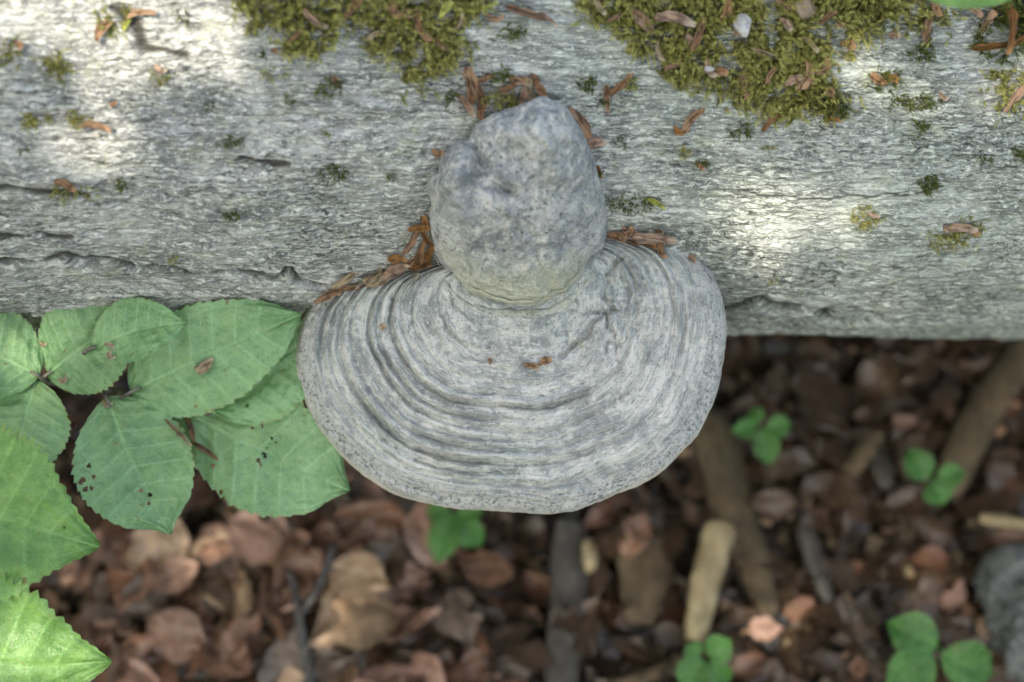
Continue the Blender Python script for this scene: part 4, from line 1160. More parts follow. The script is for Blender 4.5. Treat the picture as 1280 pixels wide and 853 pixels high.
def tube_mesh(name, pts, radii, ns=8, rough=0.0, seed=0, flat=1.0):
    P = [Vector(p) for p in pts]
    # resample smoothly
    out, rr = [], []
    n = len(P)
    for i in range(n - 1):
        p0, p1, p2, p3 = P[max(i - 1, 0)], P[i], P[i + 1], P[min(i + 2, n - 1)]
        for s in range(6):
            t = s / 6
            out.append(0.5 * ((2 * p1) + (p2 - p0) * t + (2 * p0 - 5 * p1 + 4 * p2 - p3) * t * t + (3 * p1 - p0 - 3 * p2 + p3) * t ** 3))
            rr.append(radii[i] * (1 - t) + radii[i + 1] * t)
    out.append(P[-1]); rr.append(radii[-1])
    r_ = np.random.default_rng(seed)
    wi, wj = np.meshgrid(np.arange(64), np.arange(64), indexing='ij')
    wobn = fbm(wi / 2.7 + seed, np.cos(wj * 2 * np.pi / ns) * 1.3, np.sin(wj * 2 * np.pi / ns) * 1.3, 3, seed)
    V = []
    up = Vector((0.13, 0.2, 1)).normalized()
    for i, p in enumerate(out):
        t = (out[min(i + 1, len(out) - 1)] - out[max(i - 1, 0)]).normalized()
        a = t.cross(up).normalized(); b = a.cross(t)
        for k in range(ns):
            an = 2 * math.pi * k / ns
            en = min(i, len(out) - 1 - i) / 2.0
            q = rr[i] * (1 + 0.35 * rough * float(r_.normal())) * (1 + 1.3 * rough * float(wobn[i % 64, k % 64])) * (0.8 + 0.2 * min(1, en) if rough > 0.055 else 1)
            V.append(p + a * (math.cos(an) * q) + b * (math.sin(an) * q * flat))
    m = len(out)
    quads = grid_quads(m, ns, wrap=True)
    V = np.array([list(v) for v in V] + [list(out[0]), list(out[-1])])
    j = np.arange(ns); j2 = (j + 1) % ns
    tris = np.concatenate([np.stack([np.full(ns, m * ns), j2, j], -1), np.stack([np.full(ns, m * ns + 1), (m - 1) * ns + j, (m - 1) * ns + j2], -1)])
    return mesh_np(name, V, quads, tris)

for l_ in LIPS:
    under(obj('growth_lip', growth_lip(*l_), M['lump']), root_f)

# twig whose leaves lie in focus left of the fungus
twig = empty('beech_twig', at(120, 488, -0.03))
tag(twig, 'leafy beech twig with dusty green leaves tucked under the left of the fungus', 'twig')
TW = [at(-420, 640, -0.20), at(-200, 560, -0.09), at(-60, 505, -0.045), at(48, 478, -0.036), at(90, 487, -0.032), at(130, 488, -0.029), at(165, 494, -0.027), at(205, 512, -0.028), at(240, 530, -0.03)]
under(obj('stem', tube_mesh('stem', TW, [0.003, 0.0026, 0.0021, 0.0016, 0.0014, 0.0014, 0.0013, 0.0009, 0.0006], 8, 0.05), M['stem']), twig)
LEAVES = [
    # base, tip, width, c base, c tip, roll, kwargs
    ((214, 506), (436, 614), 158, -0.026, -0.022, 4, dict(holes=[(323, 576, 2.6), (330, 568, 2.0), (326, 582, 2.2), (334, 560, 1.8), (345, 553, 2.2), (340, 548, 2), (316, 535, 1.8), (328, 532, 1.8), (276, 615, 2.2), (331, 572, 2)], seed=11, curve=-0.03, droop=0.03, shape=1.12)),
    ((266, 512), (404, 408), 128, -0.020, -0.018, -6, dict(holes=[(309, 507, 2.2)], seed=12, droop=0.02)),
    ((160, 492), (376, 394), 134, -0.014, -0.006, 6, dict(seed=13, curve=0.04, droop=0.05, shape=0.80)),
    ((132, 496), (212, 668), 150, -0.016, -0.008, -5, dict(holes=[(112, 582, 2.6), (117, 596, 3.6), (103, 601, 3.8), (107, 611, 3.2), (114, 610, 2.6), (176, 614, 2.4), (187, 619, 2.4), (186, 629, 2.2)], seed=14, curve=-0.05, droop=0.05, shape=0.95, tip_k=0.6, tip_u=0.82)),
    ((56, 470), (168, 392), 124, -0.016, -0.006, 4, dict(seed=15, curve=0.06, droop=0.07)),
    ((112, 436), (230, 402), 84, -0.002, 0.004, -14, dict(seed=16, droop=0.05, curve=0.12, fold=0.3)),
    ((48, 470), (-86, 402), 118, -0.014, -0.010, 5, dict(seed=17, droop=0.05)),
    ((42, 474), (6, 606), 128, -0.018, -0.012, 8, dict(seed=18, droop=0.05, curve=0.05)),
]
for i, (b, t, w, cb, ct, ro, kw) in enumerate(LEAVES):
    lf = under(obj('leaf', leaf_mesh('leaf', b, t, w, cb, ct, ro, **kw), M['leaf']), twig)
    st = under(obj('petiole', tube_mesh('petiole', [at(b[0] - (t[0] - b[0]) * 0.06, b[1] - (t[1] - b[1]) * 0.06 + 3, cb - 0.008), at(b[0], b[1], cb - 0.001), at(b[0] + (t[0] - b[0]) * 0.08, b[1] + (t[1] - b[1]) * 0.08, cb - 0.0008)], [0.0011, 0.0008, 0.0005], 6), M['stem']), twig)
    st.parent = lf; st.matrix_parent_inverse = lf.matrix_parent_inverse.copy() @ Matrix.Identity(4); st.matrix_parent_inverse = (Matrix.Translation(twig.location) @ lf.matrix_parent_inverse).inverted()
    if i == 3: lf['label'] = 'leaf with small round insect holes'
    if i == 0: lf['label'] = 'largest leaf, partly eaten near its middle'

# nearer twig entering from the lower left corner
twig2 = empty('beech_twig', at(-160, 660, 0.05))
tag(twig2, 'bright fresh green beech leaves jutting in at the lower left corner', 'twig')
under(obj('stem', tube_mesh('stem', [at(-560, 900, -0.24), at(-330, 780, -0.05), at(-200, 690, 0.03), at(-150, 610, 0.05)], [0.003, 0.0024, 0.0018, 0.0012]), M['stem']), twig2)
for b, t, w, cb, ct, ro, kw in [
    ((-170, 800), (137, 832), 224, 0.040, 0.034, 6, dict(seed=22, curve=-0.10, droop=0.06, nveins=9, tooth=0.05, tmul=3.0, tip_k=0.5, tip_u=0.62, shape=0.9)),
    ((-160, 612), (123, 684), 214, 0.046, 0.040, -4, dict(seed=21, curve=0.02, droop=0.05, nveins=9, tooth=0.05, tmul=3.0, tip_k=0.5, tip_u=0.62, shape=0.9, holes=[(80, 660, 2.2)])),
]:
    under(obj('leaf', leaf_mesh('leaf', b, t, w, cb, ct, ro, **kw), M['leafy']), twig2)

# leaf tip peeping in at the top
twig3 = empty('beech_leaf', at(1215, -60, 0.12))
tag(twig3, 'single green leaf whose lower edge peeps in at the top right', 'leaf')
under(obj('blade', leaf_mesh('blade', (1120, -62), (1290, -18), 92, 0.11, 0.115, 0, seed=31), M['leafy']), twig3)
under(obj('petiole', tube_mesh('petiole', [at(1500, -900, 0.30), at(1200, -520, 0.20), at(1030, -230, 0.13), at(1070, -110, 0.11), at(1122, -62, 0.109)], [0.0024, 0.0018, 0.0013, 0.001, 0.0007]), M['stem']), twig3)

def on_leaf(px, py, ang, L, W, mt, c, label, name='bud_scale', cat='bud scale'):
    a = R(ang); x = AX * math.cos(a) - UP * math.sin(a); z = CV; y = z.cross(x)
    lv = [o for o in twig.children if o.name.startswith('leaf')] + [o for o in twig2.children if o.name.startswith('leaf')]
    h = hit(px, py, lv)
    if h is None: return
    p = h[0] + CV * 0.0012
    o = obj(name, scale_mesh_for(random.randrange(9), mt))
    o.matrix_world = Matrix.Translation(p) @ Matrix((x, y, z)).transposed().to_4x4() @ Matrix.Diagonal((L * MPP, W * MPP * 1.1, L * MPP * 0.5, 1))
    tag(o, label, cat, 'papery brown bud scales')
bpy.context.view_layer.update()
for a_ in [(224, 540, 46, 48, 6, 'straw', 0, 'long straw scale lying on the largest green leaf'), (238, 530, 72, 46, 8, 'rust', 0, 'rust scale crossing the straw one on the largest green leaf'), (258, 562, 34, 40, 6, 'rust', 0, 'narrow rust scale pointing away on the largest green leaf'),
           (258, 458, -40, 28, 13, 'straw', 0, 'greyish oval husk on the upper green leaf'), (50, 473, 80, 14, 10, 'straw', 0, 'tiny straw husk at the leaf joint on the twig'), (80, 476, -20, 12, 8, 'straw', 0, 'tiny husk on the round upper leaf'),
           (138, 445, 60, 12, 8, 'straw', 0, 'tiny straw crumb where two upper leaves overlap'), (138, 431, 20, 14, 6, 'straw', 0, 'thin crumb on the overlapping leaf'), (134, 506, 20, 14, 7, 'straw', 0, 'pale crumb at the base of the holed leaf'),
           (54, 431, 10, 10, 6, 'straw', 0, 'tiny pale crumb on the leftmost upper leaf'), (80, 660, 10, 9, 8, 'rust', 0, 'tiny orange crumb on the bright lower left leaf'), (267, 582, 40, 6, 5, 'rust', 0, 'tiny brown speck on the largest leaf')]:
    on_leaf(*a_)

# ------------------------------------------------------------------ litter on the forest floor
def dead_mesh(seed, nu=22, nv_=11):
    r_ = np.random.default_rng(seed)
    u = np.linspace(0, 1, nu); v = np.linspace(-1, 1, nv_)
    U, Vv = np.meshgrid(u, v, indexing='ij')
    prof = np.sin(np.pi * np.clip(U, 0, 1) ** 0.85) ** 0.85 * (1 - 0.55 * sstep(0.6, 1, U)) + 0.012
    tr = r_.uniform(0.5, 1.1)
    hw = 0.31 * prof * (1 + 0.30 * fbm(U * 5 + seed * 1.7, np.sign(Vv) * 2.3 + 0 * U, None, 3, seed))
    if seed % 3 == 0: hw = hw * np.where(Vv > 0, 1 - 0.75 * np.exp(-((U - r_.uniform(.3, .7)) / 0.12) ** 2), 1)
    b1, b2 = r_.uniform(-0.5, 0.6), (r_.uniform(0.15, 0.8) if seed % 4 else r_.uniform(1.0, 2.2))
    y0 = hw * Vv
    ca = b2 * 2.2
    z = (1 - np.cos(np.abs(y0) * ca)) / ca + 0.10 * r_.uniform(0, 1) * np.abs(y0)
    y = np.sin(y0 * ca) / ca
    x = U - 0.5
    z = z + b1 * 0.75 * (x ** 2) + (0.11 if seed % 4 else 0.2) * fbm(U * 3.2 + seed, Vv * 1.7, None, 4, seed) + 0.015 * np.cos(2 * np.pi * (U * 7 - np.abs(Vv))) * np.abs(Vv)
    z -= z.mean()
    d = np.abs((U * 7 - np.abs(Vv)) - np.round(U * 7 - np.abs(Vv)))
    vein = np.maximum(np.exp(-(d / 0.12) ** 2) * 0.6, np.exp(-(Vv / 0.12) ** 2))
    me = mesh_np('dead_leaf', np.stack([x, y, z], -1), grid_quads(nu, nv_))
    attr_f(me, 'vein', vein)
    return me
DEAD = {}
def dead(i, mt):
    if (i, mt) not in DEAD:
        me = dead_mesh(900 + i); me.materials.append(M[mt]); DEAD[(i, mt)] = me
    return DEAD[(i, mt)]

def dead_leaf(px, py, ang, L, mt, label, group, lift=0.006, tilt=(0, 0), wide=1.0, i=None):
    p = on_ground(px, py, lift)
    k = (p - CAM).dot(DV) / DIST * MPP
    o = obj('dead_leaf', dead(random.randrange(14) if i is None else i, mt))
    rot = Matrix.Rotation(-R(ang), 4, 'Z') @ Matrix.Rotation(R(tilt[0]), 4, 'X') @ Matrix.Rotation(R(tilt[1]), 4, 'Y')
    o.matrix_world = Matrix.Translation(p) @ rot @ Matrix.Diagonal((L * k, L * k * wide, L * k, 1))
    return tag(o, label, 'dead leaf', group)

GL = 'dead leaves in the litter'
NAMED_DEAD = [
    (172, 715, 105, 128, 'dead', 'large smooth brown dead leaf below the holed green leaf', 0.03, (20, -6), 1.15),
    (330, 668, 20, 96, 'pinkish', 'pale pinkish dead leaf just below the largest green leaf', 0.03, (10, 10), 1.3),
    (470, 660, 10, 120, 'dead', 'wide dull reddish dead leaf left of the two-leaved seedling', 0.025, (14, 0), 1.3),
    (440, 780, 150, 122, 'tan', 'broad tan dead leaf right of the forked dark twig', 0.03, (10, -8), 1.3),
    (452, 722, 20, 84, 'tan', 'small tan dead leaf above the broad tan one', 0.035, (10, 0), 1.3),
    (577, 774, 75, 84, 'greyish', 'grey-brown dead leaf standing left of the dark wood strip', 0.03, (10, 0), 1.2),
    (225, 795, 30, 90, 'dead', 'curled reddish dead leaf at the lower left', 0.03, (25, 10), 1.2),
    (585, 838, 10, 90, 'dead', 'flat brown dead leaf at the bottom edge in the middle', 0.02, (0, 0), 1.2),
    (1110, 488, 140, 120, 'deadd', 'large curled brown dead leaf below the log at right', 0.03, (22, 0), 1.2),
    (1030, 500, 60, 110, 'deadd', 'brown dead leaf tilted up beside the curled one at right', 0.03, (-20, 10), 1.1),
    (1025, 450, 10, 70, 'deadd', 'rounded shaded dead leaf tucked under the log', 0.02, (10, 0), 1.3),
    (300, 740, 10, 110, 'deadd', 'dark brown dead leaf in the middle of the left litter', 0.022, (0, 5), 1.2),
    (380, 700, 70, 80, 'dead', 'crumpled reddish dead leaf above the forked dark twig', 0.03, (20, 0), 1.2),
    (957, 786, 0, 44, 'pinkish', 'small sunlit pink dead leaf scrap right of the pale stick', 0.03, (0, 0), 1.2),
]
for px, py, an, L, mt, lab, lf_, tl, wd in NAMED_DEAD:
    dead_leaf(px, py, an, L, mt, lab, GL, lf_, tl, wd)

def seen_ground(px, py):
    if py < 428 or px < -20 or px > 1300 or py > 880: return False
    if px < 905 and px > 366 and py < 640 and in_poly(px, py, CAP_OUT): return False
    if px < 360 and py < 600: return False
    if px < 140 and py < 790: return False
    return True
LANDMARKS = [(385, 770, 'forked dark twig'), (566, 670, 'two-leaved seedling below the cap'), (885, 725, 'pale broken stick'), (712, 760, 'grey wood strip'), (800, 720, 'wide brown bark strip'),
             (1255, 770, 'lichened wood block'), (1175, 815, 'three-leaved bright seedling'), (1165, 600, 'shaded three-leaved seedling'), (950, 545, 'yellow-green seedling'), (1240, 520, 'slanting branch at far right'),
             (172, 715, 'large smooth brown leaf'), (925, 640, 'thick rotten branch'), (205, 650, 'tip of the holed green leaf'), (90, 790, 'bright lower left leaf tip'), (225, 795, 'curled reddish leaf at lower left'),
             (440, 780, 'broad tan leaf'), (330, 668, 'pale pinkish leaf'), (1025, 705, 'short greyish stick'), (585, 838, 'flat brown leaf at the bottom edge'), (430, 610, 'tip of the largest green leaf')]
TONES = {'dead': 'reddish brown', 'tan': 'tan', 'pinkish': 'pinkish', 'deadd': 'dark brown', 'greyish': 'grey-brown'}
cnt = tries = 0
used = {}
while cnt < 135 and tries < 5000:
    tries += 1
    px, py = random.uniform(-10, 1290), random.uniform(430, 868)
    if not seen_ground(px, py): continue
    leftness = 1 - sstep(480, 760, np.array([px]))[0]
    if random.random() > 0.28 + 0.72 * leftness: continue
    if leftness > 0.4: mt = random.choice(['dead', 'pinkish', 'tan', 'pinkish', 'deadd', 'greyish', 'dead', 'dead', 'deadd'])
    else: mt = random.choice(['deadd', 'deadd', 'deadd', 'dead', 'deadd', 'greyish'])  # darker leaf tones on the right also stand for its weaker light
    L = random.uniform(76, 132) if leftness > 0.3 else random.uniform(28, 72)
    size = 'small' if L < 56 else ('broad' if L > 92 else 'middling')
    lx, ly, ln = min(LANDMARKS, key=lambda q: math.hypot(q[0] - px, q[1] - py))
    dx, dy = px - lx, py - ly
    rel = ('right of' if dx > 0 else 'left of') if abs(dx) > abs(dy) else ('below' if dy > 0 else 'above')
    lab = '%s %s dead leaf %s the %s' % (size, TONES[mt], rel, ln)
    dd = int(math.hypot(dx, dy) / 28)
    if lab in used: lab = lab.replace('dead leaf', ['dead leaf close', 'dead leaf lying', 'dead leaf farther', 'dead leaf farthest'][min(dd, 3)])
    if lab in used: continue
    used[lab] = 1
    dead_leaf(px, py, random.uniform(0, 360), L, mt, lab, GL, random.uniform(0.006, 0.030), (random.gauss(0, 14), random.gauss(0, 12)), random.uniform(0.75, 1.08))
    cnt += 1

# litter outside the picture and small crumbs everywhere: uncountable
def litter_mass():
    VV, QQ, VE = [], [], []
    nv = 0
    tmpl = []
    for i in range(8):
        me = dead_mesh(1200 + i, 7, 5)
        V = np.array([v.co[:] for v in me.vertices]); Q = np.array([list(p.vertices) for p in me.polygons])
        tmpl.append((V, Q)); bpy.data.meshes.remove(me)
    n = 0
    while n < 6500:
        x, y = random.uniform(-1.3, 1.3), random.uniform(-0.9, 1.3)
        z = float(ground_z(np.array([x]), np.array([y]))[0])
        P = Vector((x, y, z))
        px, py = proj(P)
        if 20 < px < 1260 and 430 < py < 840: continue
        if -70 < px < 140 and py < 800 and py > 330: continue
        V, Q = tmpl[n % 8]
        s = random.uniform(0.028, 0.062)
        m = (Matrix.Rotation(random.uniform(0, 6.28), 3, 'Z') @ Matrix.Rotation(random.gauss(0, .3), 3, 'X') @ Matrix.Rotation(random.gauss(0, .25), 3, 'Y'))
        W = V * s @ np.array(m).T + np.array([x, y, z + random.uniform(0.002, 0.016)])
        VV.append(W); QQ.append(Q + nv); nv += len(W); n += 1
    me = mesh_np('leaf_litter', np.concatenate(VV), np.concatenate(QQ))
    o = obj('leaf_litter', me, M['deadd'])
    tag(o, 'loose brown leaf litter around and beneath the log', 'litter', kind='stuff')
litter_mass()

def crumbs(name, n, mt, smin, smax, label, fx):
    VV, QQ = [], []
    nv = 0; c = 0
    box = np.array([(-1, -1, -1), (1, -1, -1), (1, 1, -1), (-1, 1, -1), (-1, -1, 1), (1, -1, 1), (1, 1, 1), (-1, 1, 1)], float) * 0.5
    q = np.array([(0, 3, 2, 1), (4, 5, 6, 7), (0, 1, 5, 4), (1, 2, 6, 5), (2, 3, 7, 6), (3, 0, 4, 7)])
    while c < n:
        px, py = random.uniform(-150, 1430), random.uniform(380, 960)
        if random.random() > fx(px): continue
        p = on_ground(px, py)
        s = random.uniform(smin, smax)
        dims = np.array([s, s * random.uniform(0.25, 0.8), s * random.uniform(0.05, 0.15)])
        B = box * dims * (1 + 0.35 * rng.normal(size=(8, 3)) * 0.6)
        m = (Matrix.Rotation(random.uniform(0, 6.28), 3, 'Z') @ Matrix.Rotation(random.gauss(0, .4), 3, 'X') @ Matrix.Rotation(random.gauss(0, .4), 3, 'Y'))
        W = B @ np.array(m).T + np.array(p) + np.array([0, 0, random.uniform(0, 0.012)])
        VV.append(W); QQ.append(q + nv); nv += 8; c += 1
    me = mesh_np(name, np.concatenate(VV), np.concatenate(QQ), smooth=False)
    tag(obj(name, me, M[mt]), label, 'litter', kind='stuff')
crumbs('bark_crumbs', 1500, 'brown', 0.002, 0.010, 'small brown bark crumbs strewn over the forest floor', lambda x: 0.9)
crumbs('wood_chips', 60, 'pale', 0.002, 0.008, 'tiny pale wood chips strewn over the forest floor', lambda x: 0.9 if x > 600 else 0.4)
crumbs('dark_crumbs', 700, 'dark', 0.003, 0.014, 'dark rotten crumbs strewn over the forest floor', lambda x: 0.9)
crumbs('rust_crumbs', 160, 'rust', 0.003, 0.009, 'rusty husk crumbs strewn over the forest floor', lambda x: 0.9)

def fragments(name, n, mt, smin, smax, label, fx):
    tm = []
    for i in range(8):
        me = dead_mesh(1300 + i, 6, 5)
        tm.append((np.array([v.co[:] for v in me.vertices]), np.array([list(p.vertices) for p in me.polygons]))); bpy.data.meshes.remove(me)
    VV, QQ = [], []
    nv = c = 0
    while c < n:
        px, py = random.uniform(-120, 1400), random.uniform(380, 940)
        if random.random() > fx(px): continue
        p = on_ground(px, py)
        V, Q = tm[c % 8]
        dims = np.array([1, random.uniform(0.5, 1.4), random.uniform(0.5, 1.3)]) * random.uniform(smin, smax)
        m = Matrix.Rotation(random.uniform(0, 6.28), 3, 'Z') @ Matrix.Rotation(random.gauss(0, .5), 3, 'X') @ Matrix.Rotation(random.gauss(0, .4), 3, 'Y')
        W = V * dims @ np.array(m).T + np.array(p) + np.array([0, 0, random.uniform(0.002, 0.018)])
        VV.append(W); QQ.append(Q + nv); nv += len(W); c += 1
    me = mesh_np(name, np.concatenate(VV), np.concatenate(QQ))
    tag(obj(name, me, M[mt]), label, 'litter', kind='stuff')
fragments('dark_leaf_fragments', 700, 'deadd', 0.012, 0.034, 'small dark leaf fragments matted over the forest floor', lambda x: 0.9 if x > 600 else 0.25)  # dark pieces weighted to the right, painting its dimmer light too
fragments('brown_leaf_fragments', 260, 'dead', 0.010, 0.030, 'small reddish brown leaf fragments over the forest floor', lambda x: 0.6 if x < 600 else 0.2)
fragments('tan_leaf_fragments', 90, 'tan', 0.008, 0.020, 'small tan leaf fragments over the forest floor', lambda x: 0.9 if x < 600 else 0.35)
fragments('grey_leaf_fragments', 150, 'greyish', 0.010, 0.030, 'small grey-brown leaf fragments over the forest floor', lambda x: 0.9 if x < 600 else 0.5)

def stick(name, pts, rad, mt, label, cat='stick', flat=0.7, rough=0.12, seed=1, ns=10):
    P = [on_ground(x, y, l) for x, y, l in pts]
    ks = [(p - CAM).dot(DV) / DIST * MPP for p in P]
    o = obj(name, tube_mesh(name, P, [r_ * k for r_, k in zip(rad, ks)], ns, rough, seed, flat), M[mt])
    return tag(o, label, cat)

stick('stick', [(902, 655, .034), (893, 690, .03), (880, 740, .026), (868, 800, .02)], [20, 19, 18, 14], 'pale', 'pale yellowish broken stick standing out right of the cap', rough=0.12, ns=14, seed=9)
stick('branch', [(885, 520, .012), (896, 570, .016), (918, 640, .016), (940, 700, .014), (962, 770, .01)], [30, 32, 28, 24, 14], 'brown', 'thick brown rotten branch behind the pale stick', rough=0.14, ns=16, seed=7)
stick('wood_strip', [(712, 650, .014), (712, 710, .018), (708, 780, .018), (702, 870, .014)], [20, 24, 22, 24], 'grey', 'flat grey wood strip running down below the cap', flat=0.3, rough=0.12, ns=14, seed=3)
stick('wood_strip', [(800, 640, .012), (806, 700, .016), (800, 780, .014)], [26, 34, 20], 'brown', 'wide mossy brown bark strip right of the grey wood strip', flat=0.22, rough=0.2, ns=16, seed=5)
stick('stick', [(1006, 660, .018), (1020, 705, .02), (1036, 752, .016)], [11, 13, 8], 'grey', 'short greyish stick right of the brown branch', rough=0.1)
stick('stick', [(1062, 590, .03), (1085, 560, .032), (1100, 540, .03)], [11, 11, 9], 'brown', 'short tan stick with a bright end in the right litter')
stick('stick', [(1225, 648, .02), (1255, 652, .022), (1300, 660, .02)], [8, 9, 8], 'pale', 'short pale stick at the right edge of the litter')
stick('stick', [(1095, 560, .02), (1104, 590, .022), (1108, 612, .018)], [11, 13, 9], 'grey', 'stubby grey stick beside the shaded seedling')
stick('stick', [(735, 676, .022), (738, 700, .024), (737, 716, .02)], [8, 9, 5], 'pale', 'stubby pale chip of wood below the cap')
stick('branch', [(1180, 620, .01), (1215, 540, .014), (1260, 470, .016), (1300, 420, .014)], [22, 24, 24, 22], 'brown', 'dark brown branch slanting up towards the log at far right', rough=0.06)
stick('stick', [(760, 860, .012), (840, 835, .018), (870, 815, .02)], [9, 9, 7], 'brown', 'thin brown stick at the bottom edge below the pale stick')
stick('stick', [(380, 845, .01), (300, 842, .012), (200, 838, .014), (90, 850, .01)], [14, 14, 13, 12], 'grey', 'grey stick lying along the bottom edge at left', rough=0.06)
fork = empty('forked_twig', on_ground(375, 860, 0.01))
tag(fork, 'thin dark forked twig standing in the left litter', 'twig')
for nm, pts, rad in (('stem', [(392, 870, .02), (380, 810, .04), (370, 742, .055)], [8, 7, 6]), ('branchlet', [(378, 765, .05), (398, 735, .06), (418, 680, .075)], [6, 6, 5]), ('branchlet', [(370, 742, .055), (366, 730, .06), (362, 715, .065)], [6, 5, 4])):
    P = [on_ground(*q) for q in pts]
    under(obj(nm, tube_mesh(nm, P, [r_ * MPP * 1.2 for r_ in rad], 8, 0.06), M['dark']), fork)

# lichened block of wood at the right edge
P0 = on_ground(1296, 772, 0.02)
def block():
    nu, nv_ = 60, 40
    a = np.linspace(0, 2 * np.pi, nv_, endpoint=False); s = np.linspace(-1, 1, nu)
    S, A = np.meshgrid(s, a, indexing='ij')
    env = np.clip(1 - np.abs(S) ** 8, 0, 1) ** 0.5
    rx, rz = 0.024, 0.020
    rr = (1 + 0.34 * fbm(S * 5, np.cos(A) * 3, np.sin(A) * 3, 4, 500)) * env
    x = rx * rr * np.cos(A); z = rz * rr * np.sin(A); y = S * 0.042
    z -= 0.006 * np.exp(-(x / 0.004) ** 2) * (np.sin(A) > 0)
    me = mesh_np('wood_block', np.stack([x, y, z], -1), grid_quads(nu, nv_, wrap=True))
    o = obj('wood_block', me, M['lichenwood'])
    o.matrix_world = Matrix.Translation(P0) @ Matrix.Rotation(R(8), 4, 'Z')
    tag(o, 'blue-grey lichened block of wood at the lower right edge', 'wood')
block()

# seedlings
def seedling(x, y, leaves, label, h=0.045):
    b = on_ground(x, y + 12, 0.0)
    r_ = empty('seedling', b)
    tag(r_, label, 'seedling')
    top = on_ground(x, y, h)
    cc = -((top - CAM).dot(DV) - DIST)
    k = DIST / (DIST - cc)
    under(obj('stem', tube_mesh('stem', [b, (b + top) / 2 + Vector((0.003, 0, 0)), top - Vector((0, 0, 0.002))], [0.0012, 0.001, 0.0008], 6), M['seed']), r_)
    for i, (bx, by, tx, ty, w) in enumerate(leaves):
        under(obj('leaf', leaf_mesh('leaf', (bx, by), (tx, ty), w / k, cc, cc + random.uniform(-.008, .004), random.uniform(-14, 14), nu=40, nv_=24, seed=60 + i, shape=0.85, nveins=5, tooth=0.0, droop=0.10, tip_k=0.4, tip_u=0.7, fold=0.3), M['seed']), r_)
seedling(566, 650, [(566, 640, 545, 706, 40), (570, 644, 602, 686, 40), (560, 638, 532, 640, 30), (572, 640, 604, 640, 26)], 'bright green two-leaved seedling just below the cap')
seedling(950, 548, [(955, 535, 962, 582, 34), (960, 535, 990, 530, 30), (948, 532, 915, 540, 26), (950, 528, 938, 510, 22)], 'small yellow-green seedling below the right side of the cap')
seedling(1165, 596, [(1158, 600, 1136, 560, 40), (1166, 602, 1180, 632, 42), (1172, 600, 1208, 588, 30)], 'dark green three-leaved seedling in the shaded right litter')
seedling(1175, 810, [(1172, 808, 1108, 778, 58), (1166, 818, 1108, 862, 60), (1180, 818, 1244, 846, 62)], 'three-leaved bright seedling in the lower right corner', 0.06)
seedling(882, 826, [(884, 820, 914, 800, 40), (880, 826, 850, 862, 44), (888, 830, 912, 856, 34), (876, 820, 856, 808, 30)], 'green seedling at the foot of the pale stick')

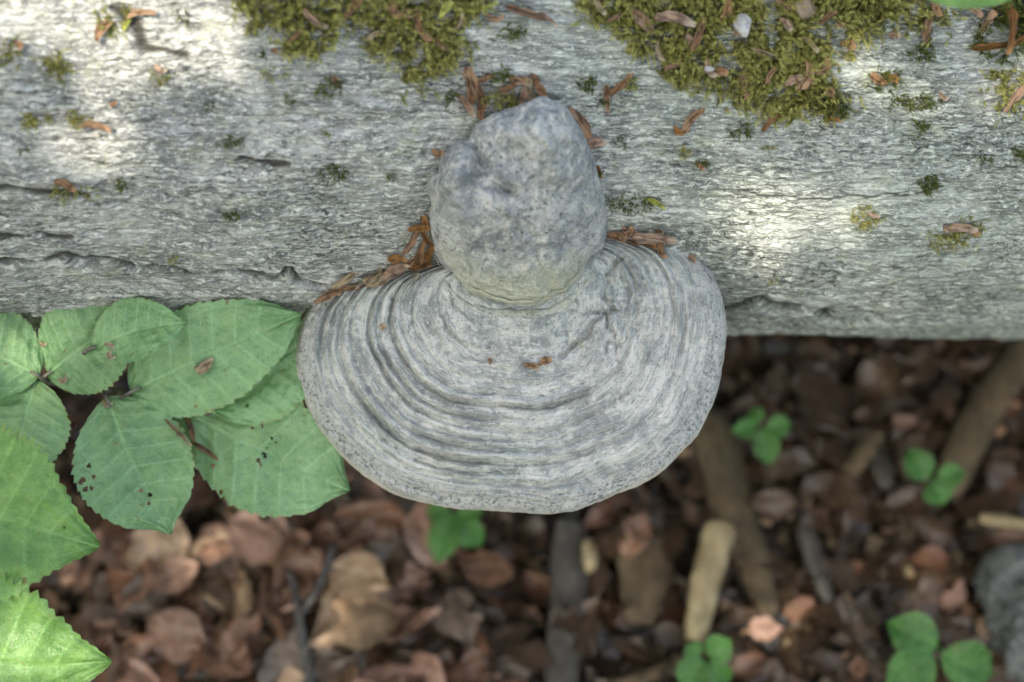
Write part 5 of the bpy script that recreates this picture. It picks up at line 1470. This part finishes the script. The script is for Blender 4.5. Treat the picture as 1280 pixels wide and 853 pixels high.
# ------------------------------------------------------------------ unseen leafy canopy, added and shaped: shades the scene, gaps aim the sun flecks
FLECKS = [  # leaf gaps aimed at sun spots: picture position, radius in metres
    (45, 25, 0.015), (115, 65, 0.013), (150, 110, 0.010), (215, 45, 0.013), (175, 15, 0.012), (100, 200, 0.006), (305, 215, 0.004), (232, 320, 0.004),
    (945, 355, 0.006), (972, 330, 0.005), (1003, 303, 0.003), (1040, 274, 0.002), (924, 376, 0.005),
    (30, 800, 0.016), (90, 830, 0.010), (175, 560, 0.010),
]
def canopy():  # builds the added unseen canopy
    a = SUN.orthogonal().normalized(); b = SUN.cross(a)
    pts = []
    for px, py, r_ in FLECKS:
        h = hit(px, py) if not (px < 210 and py > 420) else None
        p = h[0] if h else at(px, py, 0.03)
        pts.append((p.dot(a), p.dot(b), r_))
    for px, py, r_ in ((957, 786, 0.010), (600, 660, 0.008)):
        p = on_ground(px, py, 0.03); pts.append((p.dot(a), p.dot(b), r_))
    VV, QQ = [], []
    nv = 0
    t = np.linspace(0, 1, 5)
    wv = np.array([0.0, 0.8, 1.0, 0.7, 0.0])
    V0 = np.concatenate([np.stack([t - 0.5, wv * 0.3, 0.06 * wv], -1), np.stack([t - 0.5, -wv * 0.3, 0.06 * wv], -1), np.stack([t - 0.5, 0 * t, 0 * t], -1)])
    Q0 = np.array([(10 + i, 11 + i, 1 + i, i) for i in range(4)] + [(5 + i, 6 + i, 11 + i, 10 + i) for i in range(4)])
    n = 0
    c0 = O.dot(a), O.dot(b)
    guard = []  # extra leaves set to keep sun off the cap, lobe and nearby green leaves
    for gy in range(110, 680, 28):
        for gx in range(350, 940, 28):
            h = hit(gx, gy, (cap, lump))
            if h: guard.append((h[0].dot(a), h[0].dot(b)))
    for gy in range(380, 640, 28):
        for gx in range(230, 400, 28):
            q = at(gx, gy, -0.015); guard.append((q.dot(a), q.dot(b)))
    random.shuffle(guard)
    while n < 13000:
        u = c0[0] + random.uniform(-0.9, 0.9); v = c0[1] + random.uniform(-0.9, 0.9)
        if n < 3 * len(guard): u, v = guard[n % len(guard)]; u += random.gauss(0, 0.008); v += random.gauss(0, 0.008)
        s = random.uniform(0.04, 0.075)
        if any(math.hypot(u - pu, v - pv) < pr * 0.75 + s * (0.26 if n >= 3 * len(guard) else 0.12) for pu, pv, pr in pts): continue
        d = 2.0 + random.uniform(-0.25, 0.25)
        c = a * u + b * v + SUN * (d + O.dot(SUN))
        m = Matrix.Rotation(random.uniform(0, 6.28), 3, 'Z') @ Matrix.Rotation(random.gauss(0, .5), 3, 'X')
        W = V0 * s @ np.array(m).T + np.array(c)
        VV.append(W); QQ.append(Q0 + nv); nv += len(W); n += 1
    me = mesh_np('shade_canopy', np.concatenate(VV), np.concatenate(QQ))
    attr_f(me, 'vein', np.zeros(len(me.vertices)))
    o = obj('shade_canopy', me, M['seed'])
    tag(o, 'leafy beech canopy overhead shading the log', kind='stuff')  # unseen, added to shade the log, with aimed sun gaps
canopy()

def understory_screen():
    """unseen leaf ring added as undergrowth round the log to cut off the low sky"""
    VV, QQ = [], []
    nv = 0
    t = np.linspace(0, 1, 4); wv = np.array([0.1, 0.9, 0.9, 0.0])
    V0 = np.concatenate([np.stack([t - 0.5, wv * 0.3, 0.05 * wv], -1), np.stack([t - 0.5, -wv * 0.3, 0.05 * wv], -1)])
    Q0 = np.array([(i, 4 + i, 5 + i, 1 + i) for i in range(3)])
    for n in range(9000):
        an = random.uniform(0, 2 * math.pi); rad = random.uniform(4.5, 6.0); z = 4.6 * random.random() ** 0.9
        if z > 3.2 + 1.4 * math.sin(an * 3 + 1) * math.cos(an * 5): continue
        s_ = random.uniform(0.15, 0.32)
        m = Matrix.Rotation(random.uniform(0, 6.28), 3, 'Z') @ Matrix.Rotation(random.gauss(0.5, .6), 3, 'X')
        VV.append(V0 * s_ @ np.array(m).T + np.array([rad * math.cos(an), rad * math.sin(an), z])); QQ.append(Q0 + nv); nv += len(V0)
    me = mesh_np('understory_screen', np.concatenate(VV), np.concatenate(QQ))
    attr_f(me, 'vein', np.zeros(len(me.vertices)))
    tag(obj('understory_screen', me, M['seed']), 'leafy undergrowth standing around the log', kind='stuff')  # unseen leaf ring, added to cut off the low sky
understory_screen()
